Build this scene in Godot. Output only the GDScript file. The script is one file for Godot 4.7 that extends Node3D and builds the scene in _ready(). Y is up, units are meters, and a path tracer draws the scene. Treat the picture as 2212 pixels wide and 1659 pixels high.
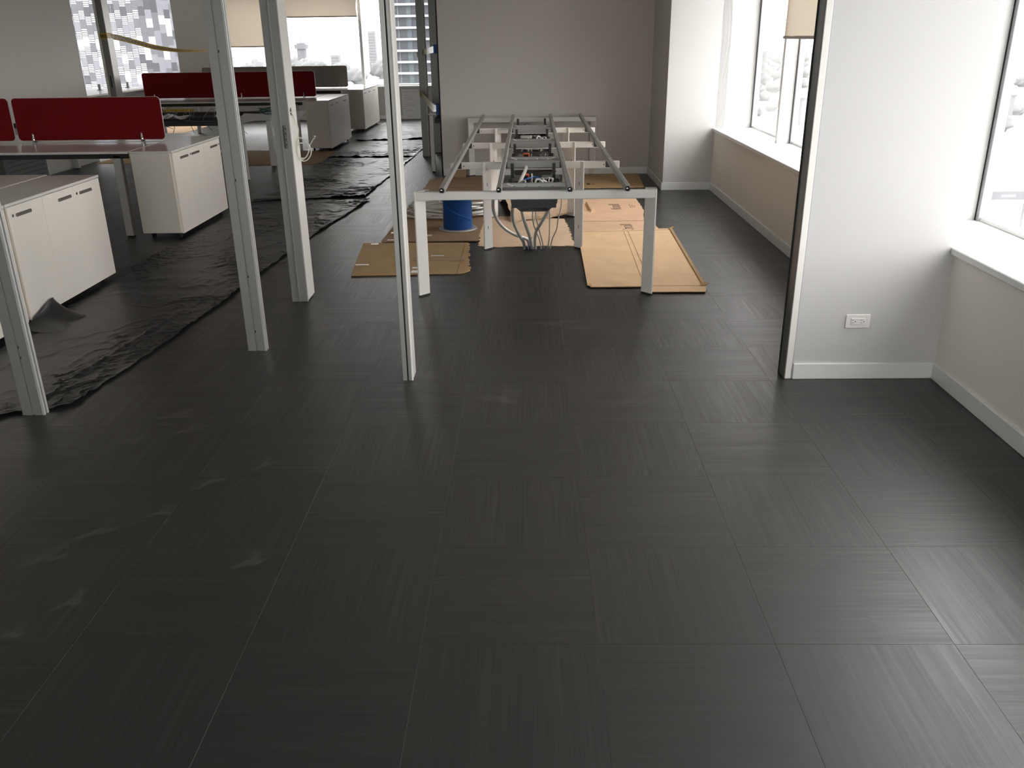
extends Node3D

var M := {}
var names := {}
var rng := RandomNumberGenerator.new()
const CEIL := 2.75

# ---------------------------------------------------------------- helpers
func st_new() -> SurfaceTool:
	var st := SurfaceTool.new()
	st.begin(Mesh.PRIMITIVE_TRIANGLES)
	st.set_smooth_group(-1)
	return st

func tri(st: SurfaceTool, a: Vector3, b: Vector3, c: Vector3, out: Vector3) -> void:
	if (b - a).cross(c - a).dot(out) > 0.0:
		var t := b
		b = c
		c = t
	for p in [a, b, c]:
		st.set_uv(Vector2(p.x + p.z, p.y + p.z))
		st.add_vertex(p)

func quad(st: SurfaceTool, a: Vector3, b: Vector3, c: Vector3, d: Vector3, out: Vector3) -> void:
	tri(st, a, b, c, out)
	tri(st, a, c, d, out)

# a box from lo to hi with chamfered edges, optionally placed by a transform
func bx(st: SurfaceTool, lo: Vector3, hi: Vector3, ch := 0.0, xf := Transform3D.IDENTITY) -> void:
	var mid := (lo + hi) * 0.5
	var half := (hi - lo) * 0.5
	ch = minf(ch, minf(half.x, minf(half.y, half.z)) * 0.9)
	var pt := func(axis: int, s: Array) -> Vector3:
		var p := mid
		for k in 3:
			p[k] += s[k] * (half[k] if k == axis else half[k] - ch)
		return xf * p
	for ax in 3:
		var u := (ax + 1) % 3
		var v := (ax + 2) % 3
		for sg in [-1, 1]:
			var cs := []
			for uv in [[-1, -1], [1, -1], [1, 1], [-1, 1]]:
				var s := [0, 0, 0]
				s[ax] = sg
				s[u] = uv[0]
				s[v] = uv[1]
				cs.append(pt.call(ax, s))
			var n := Vector3.ZERO
			n[ax] = sg
			quad(st, cs[0], cs[1], cs[2], cs[3], xf.basis * n)
	if ch <= 0.0:
		return
	for e in 3:
		var a := (e + 1) % 3
		var b := (e + 2) % 3
		for sa in [-1, 1]:
			for sb in [-1, 1]:
				var s1 := [0, 0, 0]
				s1[a] = sa
				s1[b] = sb
				s1[e] = -1
				var s2 := s1.duplicate()
				s2[e] = 1
				var n := Vector3.ZERO
				n[a] = sa
				n[b] = sb
				quad(st, pt.call(a, s1), pt.call(a, s2), pt.call(b, s2), pt.call(b, s1), xf.basis * n)
	for i in 8:
		var s := [1 if i & 1 else -1, 1 if i & 2 else -1, 1 if i & 4 else -1]
		tri(st, pt.call(0, s), pt.call(1, s), pt.call(2, s), xf.basis * Vector3(s[0], s[1], s[2]))

# a polygon in x,z pulled up from y0 to y1
func prism(st: SurfaceTool, poly: PackedVector2Array, y0: float, y1: float, xf := Transform3D.IDENTITY) -> void:
	if Geometry2D.is_polygon_clockwise(poly):
		poly.reverse()
	var idx := Geometry2D.triangulate_polygon(poly)
	for k in range(0, idx.size(), 3):
		for e in [[y1, Vector3.UP], [y0, Vector3.DOWN]]:
			var ps := []
			for j in 3:
				ps.append(xf * Vector3(poly[idx[k + j]].x, e[0], poly[idx[k + j]].y))
			tri(st, ps[0], ps[1], ps[2], xf.basis * e[1])
	for i in poly.size():
		var p := poly[i]
		var n := poly[(i + 1) % poly.size()]
		var d := n - p
		quad(st, xf * Vector3(p.x, y0, p.y), xf * Vector3(n.x, y0, n.y), xf * Vector3(n.x, y1, n.y), xf * Vector3(p.x, y1, p.y), xf.basis * Vector3(d.y, 0, -d.x))

func smooth_path(flat: Array, step: float) -> PackedVector3Array:
	var c := Curve3D.new()
	var pts := PackedVector3Array()
	for i in range(0, flat.size(), 3):
		pts.append(Vector3(flat[i], flat[i + 1], flat[i + 2]))
	for i in pts.size():
		var tan := (pts[mini(i + 1, pts.size() - 1)] - pts[maxi(i - 1, 0)]) / 6.0
		c.add_point(pts[i], -tan, tan)
	c.bake_interval = step
	return c.get_baked_points()

# a round tube along a path; ribs > 0 makes it a corrugated conduit
func tube(st: SurfaceTool, path: PackedVector3Array, r: float, sides := 8, ribs := 0.0) -> void:
	st.set_smooth_group(0)
	var t0 := (path[1] - path[0]).normalized()
	var nrm := t0.cross(Vector3.UP if absf(t0.y) < 0.9 else Vector3.RIGHT).normalized()
	var prev := []
	for i in path.size():
		var t := (path[mini(i + 1, path.size() - 1)] - path[maxi(i - 1, 0)]).normalized()
		nrm = (nrm - t * nrm.dot(t)).normalized()
		var bin := t.cross(nrm)
		var rr := r * (1.0 - (ribs if i % 2 else 0.0))
		var ring := []
		for k in sides:
			var a := TAU * k / sides
			ring.append(path[i] + (nrm * cos(a) + bin * sin(a)) * rr)
		if i > 0:
			for k in sides:
				var k2 := (k + 1) % sides
				quad(st, prev[k], prev[k2], ring[k2], ring[k], ring[k] - path[i])
		if i == 0 or i == path.size() - 1:
			for k in range(1, sides - 1):
				tri(st, ring[0], ring[k], ring[k + 1], -t if i == 0 else t)
		prev = ring
	st.set_smooth_group(-1)

# turned profile round the y axis
func lathe(st: SurfaceTool, prof: Array, n := 32, at := Vector3.ZERO, smooth := false) -> void:
	st.set_smooth_group(0 if smooth else -1)
	for i in range(prof.size() - 1):
		var p: Vector2 = prof[i]
		var q: Vector2 = prof[i + 1]
		for k in n:
			var a := TAU * k / n
			var b := TAU * (k + 1) / n
			var d := q - p
			var out := Vector3(cos((a + b) / 2) * d.y, -d.x, sin((a + b) / 2) * d.y)
			quad(st, at + Vector3(cos(a) * p.x, p.y, sin(a) * p.x), at + Vector3(cos(b) * p.x, p.y, sin(b) * p.x), at + Vector3(cos(b) * q.x, q.y, sin(b) * q.x), at + Vector3(cos(a) * q.x, q.y, sin(a) * q.x), out)
	st.set_smooth_group(-1)

func mesh_of(st: SurfaceTool) -> ArrayMesh:
	st.generate_normals()
	return st.commit()

func numbered(n: String) -> String:
	var k: int = names.get(n, 0)
	names[n] = k + 1
	return n if k == 0 else "%s_%03d" % [n, k]

# one mesh instance under parent (or at top level)
func put(called: String, st, m: Material, parent: Node = self) -> MeshInstance3D:
	var o := MeshInstance3D.new()
	o.mesh = mesh_of(st) if st is SurfaceTool else st
	o.mesh.surface_set_material(0, m) if o.mesh is ArrayMesh and o.mesh.surface_get_material(0) == null else o.set_surface_override_material(0, m)
	o.name = numbered(called) if parent == self else called
	parent.add_child(o, true)
	return o

func tag(o: Node, label: String, category: String, group := "") -> Node:
	o.set_meta("label", label)
	o.set_meta("category", category)
	if group:
		o.set_meta("group", group)
	return o

func thing(called: String, label: String, category: String, at := Vector3.ZERO, group := "") -> Node3D:
	var o := Node3D.new()
	o.name = numbered(called)
	o.position = at
	add_child(o)
	tag(o, label, category, group)
	return o

func struct(called: String, st, m: Material, parent: Node = self) -> MeshInstance3D:
	var o := put(called, st, m, parent)
	if parent == self:
		o.set_meta("kind", "structure")
	return o

func struct_root(called: String) -> Node3D:
	var o := Node3D.new()
	o.name = called
	add_child(o)
	o.set_meta("kind", "structure")
	return o

func copy(o: Node3D, label: String, at: Vector3) -> Node3D:
	var c: Node3D = o.duplicate()
	c.name = numbered(String(o.name).rstrip("0123456789").trim_suffix("_"))
	add_child(c)
	c.position = at
	c.set_meta("label", label)
	return c

func box_st(lo: Vector3, hi: Vector3, ch := 0.0, xf := Transform3D.IDENTITY) -> SurfaceTool:
	var st := st_new()
	bx(st, lo, hi, ch, xf)
	return st

func V(x: float, y: float, z: float) -> Vector3:
	return Vector3(x, y, z)

func lin(r: float, g: float, b: float) -> Color:
	return Color(r, g, b).linear_to_srgb()

func mat(called: String, c: Color, rough := 0.6, metal := 0.0, spec := 0.5) -> StandardMaterial3D:
	var m := StandardMaterial3D.new()
	m.resource_name = called
	m.albedo_color = c
	m.roughness = rough
	m.metallic = metal
	m.metallic_specular = spec
	M[called] = m
	return m

# ---------------------------------------------------------------- scene
func _ready() -> void:
	rng.seed = 7
	# camera
	var cam := Camera3D.new()
	cam.name = "camera"
	cam.keep_aspect = Camera3D.KEEP_HEIGHT
	cam.fov = 2.0 * rad_to_deg(atan(829.5 / 1868.0))
	cam.near = 0.05
	cam.far = 4000.0
	cam.transform = Transform3D(Basis(Vector3.UP, 0.0229609) * Basis(Vector3.RIGHT, -0.3824636) * Basis(Vector3.BACK, -0.0144531), V(0, 1.6, 0))
	add_child(cam)
	cam.current = true
	# overcast sky
	var sky_mat := ProceduralSkyMaterial.new()
	sky_mat.sky_top_color = Color(0.97, 0.965, 0.96)
	sky_mat.sky_horizon_color = Color(0.985, 0.98, 0.975)
	sky_mat.ground_horizon_color = Color(0.9, 0.9, 0.9)
	sky_mat.ground_bottom_color = Color(0.7, 0.7, 0.7)
	sky_mat.sun_angle_max = 0.0
	sky_mat.sky_energy_multiplier = 1.0
	var sky := Sky.new()
	sky.sky_material = sky_mat
	var env := Environment.new()
	env.background_mode = Environment.BG_SKY
	env.sky = sky
	env.tonemap_mode = Environment.TONE_MAPPER_LINEAR
	env.tonemap_exposure = 10.6
	env.sdfgi_enabled = true
	env.ssao_enabled = true
	env.ssil_enabled = true
	var we := WorldEnvironment.new()
	we.name = "world_environment"
	we.environment = env
	add_child(we)

	materials()
	room()
	floor_tiles()
	windows()
	outside()
	posts()
	table_frame()
	floor_litter()
	plastic()
	workstations()
	far_things()

func noise_tex(freq: float, lo: Color, hi: Color, size := 256, oct := 4, sd := 1) -> NoiseTexture2D:
	var n := FastNoiseLite.new()
	n.seed = sd
	n.noise_type = FastNoiseLite.TYPE_SIMPLEX_SMOOTH
	n.frequency = freq
	n.fractal_octaves = oct
	var t := NoiseTexture2D.new()
	t.width = size
	t.height = size
	t.seamless = true
	t.noise = n
	var g := Gradient.new()
	g.set_color(0, lo)
	g.set_color(1, hi)
	t.color_ramp = g
	return t

func streak_images() -> Array:
	# linear grain of the vinyl carpet tile: long fine streaks with a slow change of tone
	var r := RandomNumberGenerator.new()
	r.seed = 11
	var n := 512
	var fine := FastNoiseLite.new()
	fine.seed = 3
	fine.frequency = 1.0
	fine.noise_type = FastNoiseLite.TYPE_VALUE
	var col := Image.create(n, n, false, Image.FORMAT_RGB8)
	var rou := Image.create(n, n, false, Image.FORMAT_RGB8)
	var tone := PackedFloat32Array()
	tone.resize(n)
	var broad := PackedFloat32Array()
	broad.resize(n)
	var w := 0.0
	for i in n:
		tone[i] = r.randf_range(-1, 1)
		w = w * 0.9 + r.randf_range(-1, 1) * 0.3
		broad[i] = w
	for x in n:
		for y in n:
			var s := fine.get_noise_2d(x * 0.45, y * 0.008) * 0.9 + fine.get_noise_2d(x * 0.11 + 70, y * 0.004) * 0.6
			var v := 0.055 * s + 0.014 * tone[x] + 0.022 * broad[x]
			var b := 0.156 + v * 0.75
			col.set_pixel(x, y, Color(b * 1.01, b * 0.985, b * 0.955))
			var q := 0.41 - v * 1.3
			rou.set_pixel(x, y, Color(q, q, q))
	return [ImageTexture.create_from_image(col), ImageTexture.create_from_image(rou)]

func materials() -> void:
	mat("white_paint", lin(0.57, 0.565, 0.55), 0.55)
	mat("left_paint", lin(0.78, 0.745, 0.69), 0.6)
	mat("grey_paint", lin(0.53, 0.505, 0.465), 0.6)
	mat("sill_wall_paint", lin(0.84, 0.79, 0.72), 0.6)
	mat("white_trim", lin(0.74, 0.75, 0.73), 0.4)
	mat("sill_white", lin(0.8, 0.8, 0.79), 0.35)
	mat("ceiling_white", lin(0.86, 0.85, 0.82), 0.8)
	mat("concrete", lin(0.3, 0.3, 0.3), 0.9)
	mat("frame_grey", lin(0.42, 0.42, 0.44), 0.45, 0.2)
	mat("aluminium", lin(0.36, 0.36, 0.335), 0.42, 0.55)
	mat("aluminium_light", lin(0.62, 0.62, 0.60), 0.35, 0.4)
	mat("aluminium_dark", lin(0.24, 0.24, 0.225), 0.4, 0.6)
	mat("black_rubber", lin(0.012, 0.012, 0.013), 0.7)
	mat("white_metal", lin(0.82, 0.80, 0.75), 0.38)
	mat("bench_grey", lin(0.66, 0.65, 0.61), 0.4, 0.2)
	mat("rail_grey", lin(0.33, 0.33, 0.31), 0.42, 0.5)
	mat("dark_steel", lin(0.05, 0.05, 0.05), 0.5, 0.4)
	mat("tray_black", lin(0.035, 0.037, 0.04), 0.55)
	mat("tray_grey", lin(0.2, 0.2, 0.195), 0.5, 0.4)
	mat("chrome", lin(0.75, 0.75, 0.75), 0.2, 1.0)
	mat("conduit_steel", lin(0.74, 0.74, 0.70), 0.3, 0.35)
	mat("orange_plastic", lin(0.75, 0.11, 0.03), 0.4)
	mat("blue_cable", lin(0.01, 0.075, 0.27), 0.5)
	mat("blue_cord", lin(0.02, 0.16, 0.5), 0.5)
	mat("white_plastic", lin(0.78, 0.77, 0.74), 0.35)
	mat("cable_white", lin(0.72, 0.70, 0.62), 0.45)
	mat("laminate", lin(0.74, 0.72, 0.68), 0.16)
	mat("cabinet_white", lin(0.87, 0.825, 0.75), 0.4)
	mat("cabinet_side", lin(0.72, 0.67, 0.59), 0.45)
	mat("handle_grey", lin(0.22, 0.2, 0.18), 0.4, 0.6)
	mat("green_cable", lin(0.01, 0.06, 0.045), 0.5)
	mat("paper", lin(0.78, 0.78, 0.8), 0.8)
	mat("ink", lin(0.08, 0.07, 0.07), 0.8)
	mat("print_ink", lin(0.045, 0.03, 0.02), 0.8)
	mat("label_white", lin(0.8, 0.8, 0.76), 0.35)
	mat("painters_blue", lin(0.01, 0.05, 0.2), 0.7)
	mat("slot_black", lin(0.01, 0.01, 0.01), 0.6)
	mat("red_felt", lin(0.17, 0.005, 0.008), 0.85, 0.0, 0.3)
	mat("grey_felt", lin(0.3, 0.265, 0.24), 0.9, 0.0, 0.3)
	var tx := noise_tex(0.012, Color(0.95, 0.95, 0.95), Color(1, 1, 1), 256, 4, 5)
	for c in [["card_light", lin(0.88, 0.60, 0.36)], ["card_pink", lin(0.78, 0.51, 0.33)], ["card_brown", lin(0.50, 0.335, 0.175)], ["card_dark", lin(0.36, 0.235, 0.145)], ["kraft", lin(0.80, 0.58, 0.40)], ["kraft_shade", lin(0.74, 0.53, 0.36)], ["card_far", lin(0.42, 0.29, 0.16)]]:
		var m := mat(c[0], c[1], 0.8, 0.0, 0.35)
		m.albedo_texture = tx
		m.uv1_triplanar = true
		m.uv1_world_triplanar = true
		m.uv1_scale = V(1.4, 1.4, 1.4)
	mat("card_edge", lin(0.30, 0.2, 0.11), 0.9)
	mat("black_plastic", lin(0.013, 0.013, 0.0135), 0.4, 0.0, 0.6)
	var tape := mat("caution_yellow", lin(0.55, 0.36, 0.03), 0.4)
	tape.backlight_enabled = true
	tape.backlight = lin(0.3, 0.2, 0.02)
	var pale := mat("tape_pale", lin(0.68, 0.62, 0.36), 0.3)
	pale.backlight_enabled = true
	pale.backlight = lin(0.7, 0.64, 0.4)
	var bl := mat("blind_fabric", lin(0.62, 0.53, 0.42), 0.9)
	bl.backlight_enabled = true
	bl.backlight = lin(0.25, 0.218, 0.175)
	mat("blind_bar", lin(0.35, 0.31, 0.28), 0.5)
	var gl := mat("window_glass", Color(0.9, 0.95, 0.95, 0.06), 0.02)
	gl.transparency = BaseMaterial3D.TRANSPARENCY_ALPHA
	var s := streak_images()
	var cp := mat("carpet", Color(1, 1, 1), 1.0, 0.0, 0.62)
	cp.albedo_texture = s[0]
	cp.roughness_texture = s[1]
	var cp2: StandardMaterial3D = cp.duplicate()
	cp2.resource_name = "carpet_dark"
	cp2.albedo_color = Color(0.965, 0.965, 0.965)
	M["carpet_dark"] = cp2
	var cp3: StandardMaterial3D = cp.duplicate()
	cp3.resource_name = "carpet_light"
	cp3.albedo_color = Color(1.0, 0.995, 0.99)
	cp3.uv1_offset = V(0.37, 0.21, 0)
	M["carpet_light"] = cp3
	# pale scuffs on the floor
	var di := Image.create(128, 128, false, Image.FORMAT_RGBA8)
	var nn := FastNoiseLite.new()
	nn.seed = 21
	nn.frequency = 0.022
	nn.fractal_octaves = 3
	for x in 128:
		for y in 128:
			var d := Vector2(x - 63.5, y - 63.5).length() / 63.5
			var a := clampf((1.0 - d) * 1.6 + nn.get_noise_2d(x, y) * 1.9 - 0.55, 0, 1) * 0.11
			di.set_pixel(x, y, Color(0.62, 0.61, 0.59, a))
	var du := mat("dust", Color(1, 1, 1, 1), 0.9, 0.0, 0.2)
	du.albedo_texture = ImageTexture.create_from_image(di)
	du.transparency = BaseMaterial3D.TRANSPARENCY_ALPHA
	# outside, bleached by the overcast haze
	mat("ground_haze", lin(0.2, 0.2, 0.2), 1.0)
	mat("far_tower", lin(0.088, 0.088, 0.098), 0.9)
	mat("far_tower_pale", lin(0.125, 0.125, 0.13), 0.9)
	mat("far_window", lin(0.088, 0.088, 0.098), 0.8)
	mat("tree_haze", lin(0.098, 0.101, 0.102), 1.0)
	mat("facade_white", lin(0.30, 0.305, 0.32), 0.7)
	mat("facade_pale", lin(0.105, 0.105, 0.12), 0.7)
	mat("facade_mid", lin(0.058, 0.059, 0.068), 0.7)
	mat("facade_dark", lin(0.024, 0.0245, 0.032), 0.7)
	mat("tower_blue", lin(0.0045, 0.0065, 0.0145), 0.5)
	mat("tower_cyan", lin(0.022, 0.037, 0.045), 0.5)
	mat("tower_slab", lin(0.26, 0.265, 0.27), 0.8)
	mat("sign_purple", lin(0.083, 0.078, 0.093), 0.8)

# ---------------------------------------------------------------- room shell
const WX := 1.985      # inner face of the wall below the windows on the right
const GX := 2.41       # the glass on the right
const SILL := 0.655
const HEAD := 2.55
const ZB := -10.93     # face of the grey back wall
const ZF := -19.05     # the far window wall
const ZN := 4.5        # wall behind the camera

func room() -> void:
	var st := st_new()
	bx(st, V(-11.2, CEIL, ZF - 0.5), V(2.7, CEIL + 0.2, ZN + 0.2))
	struct("ceiling", st, M.ceiling_white)
	# right: wall under the sill, piers, head
	st = st_new()
	bx(st, V(WX + 0.008, -0.1, ZF), V(2.44, SILL - 0.032, ZN))
	struct("wall_right", st, M.sill_wall_paint)
	st = st_new()
	bx(st, V(WX, HEAD, ZF), V(2.44, CEIL, ZN))
	for p in [[ZF, -9.69], [-6.3, -4.66], [-1.7, 1.8], [4.0, ZN]]:
		bx(st, V(WX if p[0] > -9 else 2.0, SILL - 0.03, p[0]), V(2.44, HEAD, p[1]))
	struct("wall_right_pier", st, M.white_paint)
	# pier that juts out beside the back wall
	st = st_new()
	bx(st, V(1.465, -0.05, ZB - 0.1), V(2.1, CEIL, -9.69), 0.003)
	struct("wall_back_pier", st, M.white_paint)
	st = st_new()
	bx(st, V(-1.065, -0.05, ZB - 0.12), V(1.6, CEIL, ZB), 0.002)
	struct("wall_back", st, M.grey_paint)
	struct("trim_1", box_st(V(-1.082, 0, ZB - 0.11), V(-1.066, CEIL, ZB - 0.004), 0.001), M.black_rubber)
	# stub of partition that meets the window wall
	struct("wall_partition", box_st(V(1.3, -0.05, -4.128), V(WX + 0.012, CEIL, -4.03)), M.white_paint)
	# far wall with window openings
	st = st_new()
	for p in [[-11.2, 2.6, -0.1, 0.64], [-11.2, 2.6, HEAD, CEIL], [-11.2, -9.9, 0.6, HEAD], [-7.27, -6.35, 0.6, HEAD], [-1.0, 2.6, 0.6, HEAD]]:
		bx(st, V(p[0], p[2], ZF - 0.4), V(p[1], p[3], ZF))
	struct("wall_far", st, M.white_paint)
	# left wall, with the glass-fronted office beyond its end
	st = st_new()
	bx(st, V(-6.4, -0.05, -12.77), V(-6.25, CEIL, ZN))
	struct("wall_left", st, M.left_paint)
	st = st_new()
	bx(st, V(-11.2, -0.05, -12.77), V(-6.38, CEIL, -12.62))
	bx(st, V(-11.2, -0.05, ZF), V(-11.0, CEIL, -12.62))
	struct("wall_office", st, M.grey_paint)
	st = st_new()
	bx(st, V(-6.4, -0.05, ZN), V(2.6, SILL, ZN + 0.2))
	bx(st, V(-6.4, HEAD, ZN), V(2.6, CEIL, ZN + 0.2))
	bx(st, V(-6.4, SILL, ZN), V(-2.0, HEAD, ZN + 0.2))
	bx(st, V(0.5, SILL, ZN), V(2.6, HEAD, ZN + 0.2))
	struct("wall_near", st, M.grey_paint)
	# baseboards
	st = st_new()
	var b := 0.013
	var h := 0.082
	bx(st, V(WX - b + 0.008, 0, -4.03), V(WX + 0.01, h, ZN), 0.003)
	bx(st, V(WX - b + 0.008, 0, -9.69), V(WX + 0.01, h, -4.128), 0.003)
	struct("baseboard_right", st, M.white_trim)
	struct("baseboard_partition", box_st(V(1.3, 0, -4.032), V(WX + 0.004, h, -4.03 + b), 0.003), M.white_trim)
	st = st_new()
	bx(st, V(1.465 - b, 0, -9.69), V(WX + 0.004, h, -9.69 + b), 0.003)
	bx(st, V(1.465 - b, 0, ZB), V(1.467, h, -9.69 + b * 0.9), 0.003)
	struct("baseboard_pier", st, M.white_trim)
	struct("baseboard_back", box_st(V(-1.06, 0, ZB - 0.002), V(1.46, h, ZB + b), 0.003), M.white_trim)
	struct("baseboard_far", box_st(V(-10.9, 0, ZF - 0.002), V(1.9, h, ZF + b), 0.003), M.white_trim)
	struct("baseboard_left", box_st(V(-6.252, 0, -12.77), V(-6.25 + b, h, ZN), 0.003), M.white_trim)
	# sills
	st = st_new()
	bx(st, V(WX - 0.012, SILL - 0.033, -4.03), V(GX + 0.02, SILL, ZN), 0.004)
	struct("trim_2", st, M.sill_white)
	st = st_new()
	bx(st, V(WX - 0.012, SILL - 0.033, -9.685), V(GX + 0.02, SILL, -4.128), 0.004)
	struct("trim_3", st, M.sill_white)
	struct("trim_4", box_st(V(-6.5, 0.64, ZF - 0.3), V(-0.9, 0.668, ZF + 0.05), 0.004), M.sill_white)
	struct("trim_5", box_st(V(-10.0, 0.64, ZF - 0.3), V(-7.2, 0.668, ZF + 0.05), 0.004), M.sill_white)
	# outlets
	var o := thing("wall_outlet", "white double power outlet low on the white partition wall", "outlet", V(1.586, 0.297, -4.03))
	put("cover_plate", box_st(V(-0.058, -0.034, 0), V(0.058, 0.034, 0.007), 0.002), M.white_plastic, o)
	put("receptacle", box_st(V(-0.034, -0.0165, 0.005), V(0.034, 0.0165, 0.0095), 0.001), M.white_plastic, o)
	for sx in [-0.03, 0.011]:
		for sy in [-0.006, 0.007]:
			put("slot", box_st(V(sx, sy - 0.0009, 0.009), V(sx + 0.009, sy + 0.0009, 0.0099)), M.slot_black, o)
		var hs := st_new()
		for k in 8:
			var a0 := TAU * k / 8
			var a1 := TAU * (k + 1) / 8
			tri(hs, V(sx + 0.0165, 0, 0.0099), V(sx + 0.0165 + 0.0027 * cos(a0), 0.0027 * sin(a0), 0.0099), V(sx + 0.0165 + 0.0027 * cos(a1), 0.0027 * sin(a1), 0.0099), Vector3.BACK)
		put("ground_hole", hs, M.slot_black, o)
	o = thing("wall_box", "grey painted blank double cover plate high on the grey back wall", "cover plate", V(-0.044, 1.713, ZB))
	for k in 2:
		put("cover_plate", box_st(V(-0.118 + k * 0.119, -0.032, 0), V(-0.001 + k * 0.119, 0.032, 0.006), 0.0015), M.grey_paint, o)
		put("screw", box_st(V(-0.075 + k * 0.119, -0.003, 0.005), V(-0.07 + k * 0.119, 0.0, 0.0075)), M.handle_grey, o)

func tile_mesh(along_x: bool, variant: int) -> ArrayMesh:
	var st := st_new()
	var g := 0.0001
	var c := 0.0005
	var lo := V(-0.25 + g, -0.004, -0.25 + g)
	var hi := V(0.25 - g, 0.0, 0.25 - g)
	var off := [Vector2(0, 0), Vector2(0.5, 0.25), Vector2(0.23, 0.7), Vector2(0.77, 0.45)][variant] as Vector2
	var sgn := -1.0 if variant % 2 else 1.0
	var uv := func(p: Vector3) -> Vector2:
		return off + (Vector2(p.z, p.x) if along_x else Vector2(p.x, p.z)) * sgn * 1.6
	var top := [V(lo.x + c, 0, lo.z + c), V(hi.x - c, 0, lo.z + c), V(hi.x - c, 0, hi.z - c), V(lo.x + c, 0, hi.z - c)]
	var rim := [V(lo.x, -c, lo.z), V(hi.x, -c, lo.z), V(hi.x, -c, hi.z), V(lo.x, -c, hi.z)]
	var fs := [[top[0], top[1], top[2], top[3], Vector3.UP]]
	for i in 4:
		var j := (i + 1) % 4
		var n: Vector3 = (rim[i] + rim[j]) * 0.5
		n.y = 0
		fs.append([top[i], top[j], rim[j], rim[i], n + V(0, 0.2, 0)])
		fs.append([rim[i], rim[j], V(rim[j].x, lo.y, rim[j].z), V(rim[i].x, lo.y, rim[i].z), n])
	for f in fs:
		var idx := [0, 1, 2, 0, 2, 3]
		if ((f[1] - f[0]) as Vector3).cross(f[2] - f[0]).dot(f[4]) > 0:
			idx = [0, 2, 1, 0, 3, 2]
		for k in idx:
			st.set_uv(uv.call(f[k]))
			st.add_vertex(f[k])
	return mesh_of(st)

func floor_tiles() -> void:
	var root := struct_root("floor")
	put("slab", box_st(V(-11.2, -0.2, ZF - 0.3), V(2.3, -0.004, ZN)), M.concrete, root)
	var meshes := {}
	for d in [0, 1]:
		for v in 4:
			meshes[Vector2i(d, v)] = tile_mesh(d == 1, v)
	var vis := []
	var rest := []
	var r := RandomNumberGenerator.new()
	r.seed = 5
	for j in range(-38, 10):
		for i in range(-23, 4):
			var c := V(0.186 + 0.5 * i + 0.25, 0, 0.5 * j + 0.25)
			if c.x > 2.4:
				continue
			var dir := 1 if (i + j) % 2 == 0 else 0
			var variant := r.randi_range(0, 3)
			var tone: String = ["carpet", "carpet", "carpet_dark", "carpet_light"][r.randi_range(0, 3)]
			var px := c.x / -c.z if c.z < -0.5 else 9.0
			var seen := c.z < -0.9 and px > -0.72 - 0.25 / -c.z and px < 0.66 + 0.3 / -c.z and c.x > -6.3
			(vis if seen else rest).append([c, dir, variant, tone])
	vis.sort_custom(func(a, b): return a[0].length_squared() < b[0].length_squared())
	var far := st_new()
	for k in vis.size():
		if k >= 300:
			rest.append(vis[k])
			continue
		var t = vis[k]
		var o := MeshInstance3D.new()
		o.mesh = meshes[Vector2i(t[1], t[2])]
		o.set_surface_override_material(0, M[t[3]])
		o.name = "carpet_tile"
		root.add_child(o, true)
		o.position = t[0]
	for t in rest:
		far.append_from(meshes[Vector2i(t[1], t[2])], 0, Transform3D(Basis.IDENTITY, t[0]))
	var fo := MeshInstance3D.new()
	fo.mesh = far.commit()
	fo.set_surface_override_material(0, M.carpet)
	fo.name = "distant_carpet_tiles"
	fo.set_meta("kind", "stuff")
	root.add_child(fo, true)
	# scuffs and dusty footprints, flat on the tiles: x, z, length, width, turn
	for d in [[-1.62, -3.62, 0.3, 0.14, 0.3], [-1.52, -3.45, 0.26, 0.12, 0.5], [-1.72, -3.35, 0.22, 0.12, 0.1], [-1.25, -2.98, 0.26, 0.11, 0.9], [-1.08, -3.12, 0.22, 0.1, 0.9], [-1.52, -2.62, 0.28, 0.12, 0.7], [-1.62, -2.45, 0.26, 0.12, 0.6], [-1.35, -2.74, 0.2, 0.1, 0.5], [-0.93, -2.42, 0.22, 0.1, 0.6], [-1.52, -2.05, 0.24, 0.1, 0.6], [-1.42, -2.2, 0.22, 0.1, 0.7], [-1.62, -1.95, 0.24, 0.1, 0.8], [-0.13, -3.8, 0.35, 0.22, 0.0], [0.1, -4.95, 0.5, 0.12, 0.0], [0.33, -4.85, 0.35, 0.1, 0.1], [0.74, -4.8, 0.22, 0.13, 0.0], [0.62, -4.72, 0.2, 0.1, 0.1], [0.48, -3.75, 0.25, 0.18, 0.2], [-0.5, -4.1, 0.24, 0.18, 0.0], [-1.75, -3.95, 0.22, 0.12, 0.4], [-0.75, -5.0, 0.3, 0.12, 0.2], [-1.2, -4.9, 0.2, 0.1, 0.2], [0.98, -3.35, 0.34, 0.16, 0.1], [-0.72, -3.9, 0.2, 0.1, 0.3]]:
		var st := SurfaceTool.new()
		st.begin(Mesh.PRIMITIVE_TRIANGLES)
		st.set_normal(Vector3.UP)
		for k in [0, 1, 2, 0, 2, 3]:
			var u := [Vector2(0, 0), Vector2(1, 0), Vector2(1, 1), Vector2(0, 1)][k] as Vector2
			st.set_uv(u)
			st.add_vertex(V((u.x - 0.5) * d[2], 0, (u.y - 0.5) * d[3]))
		var o := MeshInstance3D.new()
		o.mesh = st.commit()
		o.set_surface_override_material(0, M.dust)
		o.name = "dust_mark"
		root.add_child(o, true)
		o.position = V(d[0], 0.0012, d[1])
		o.rotation.y = d[4]

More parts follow.
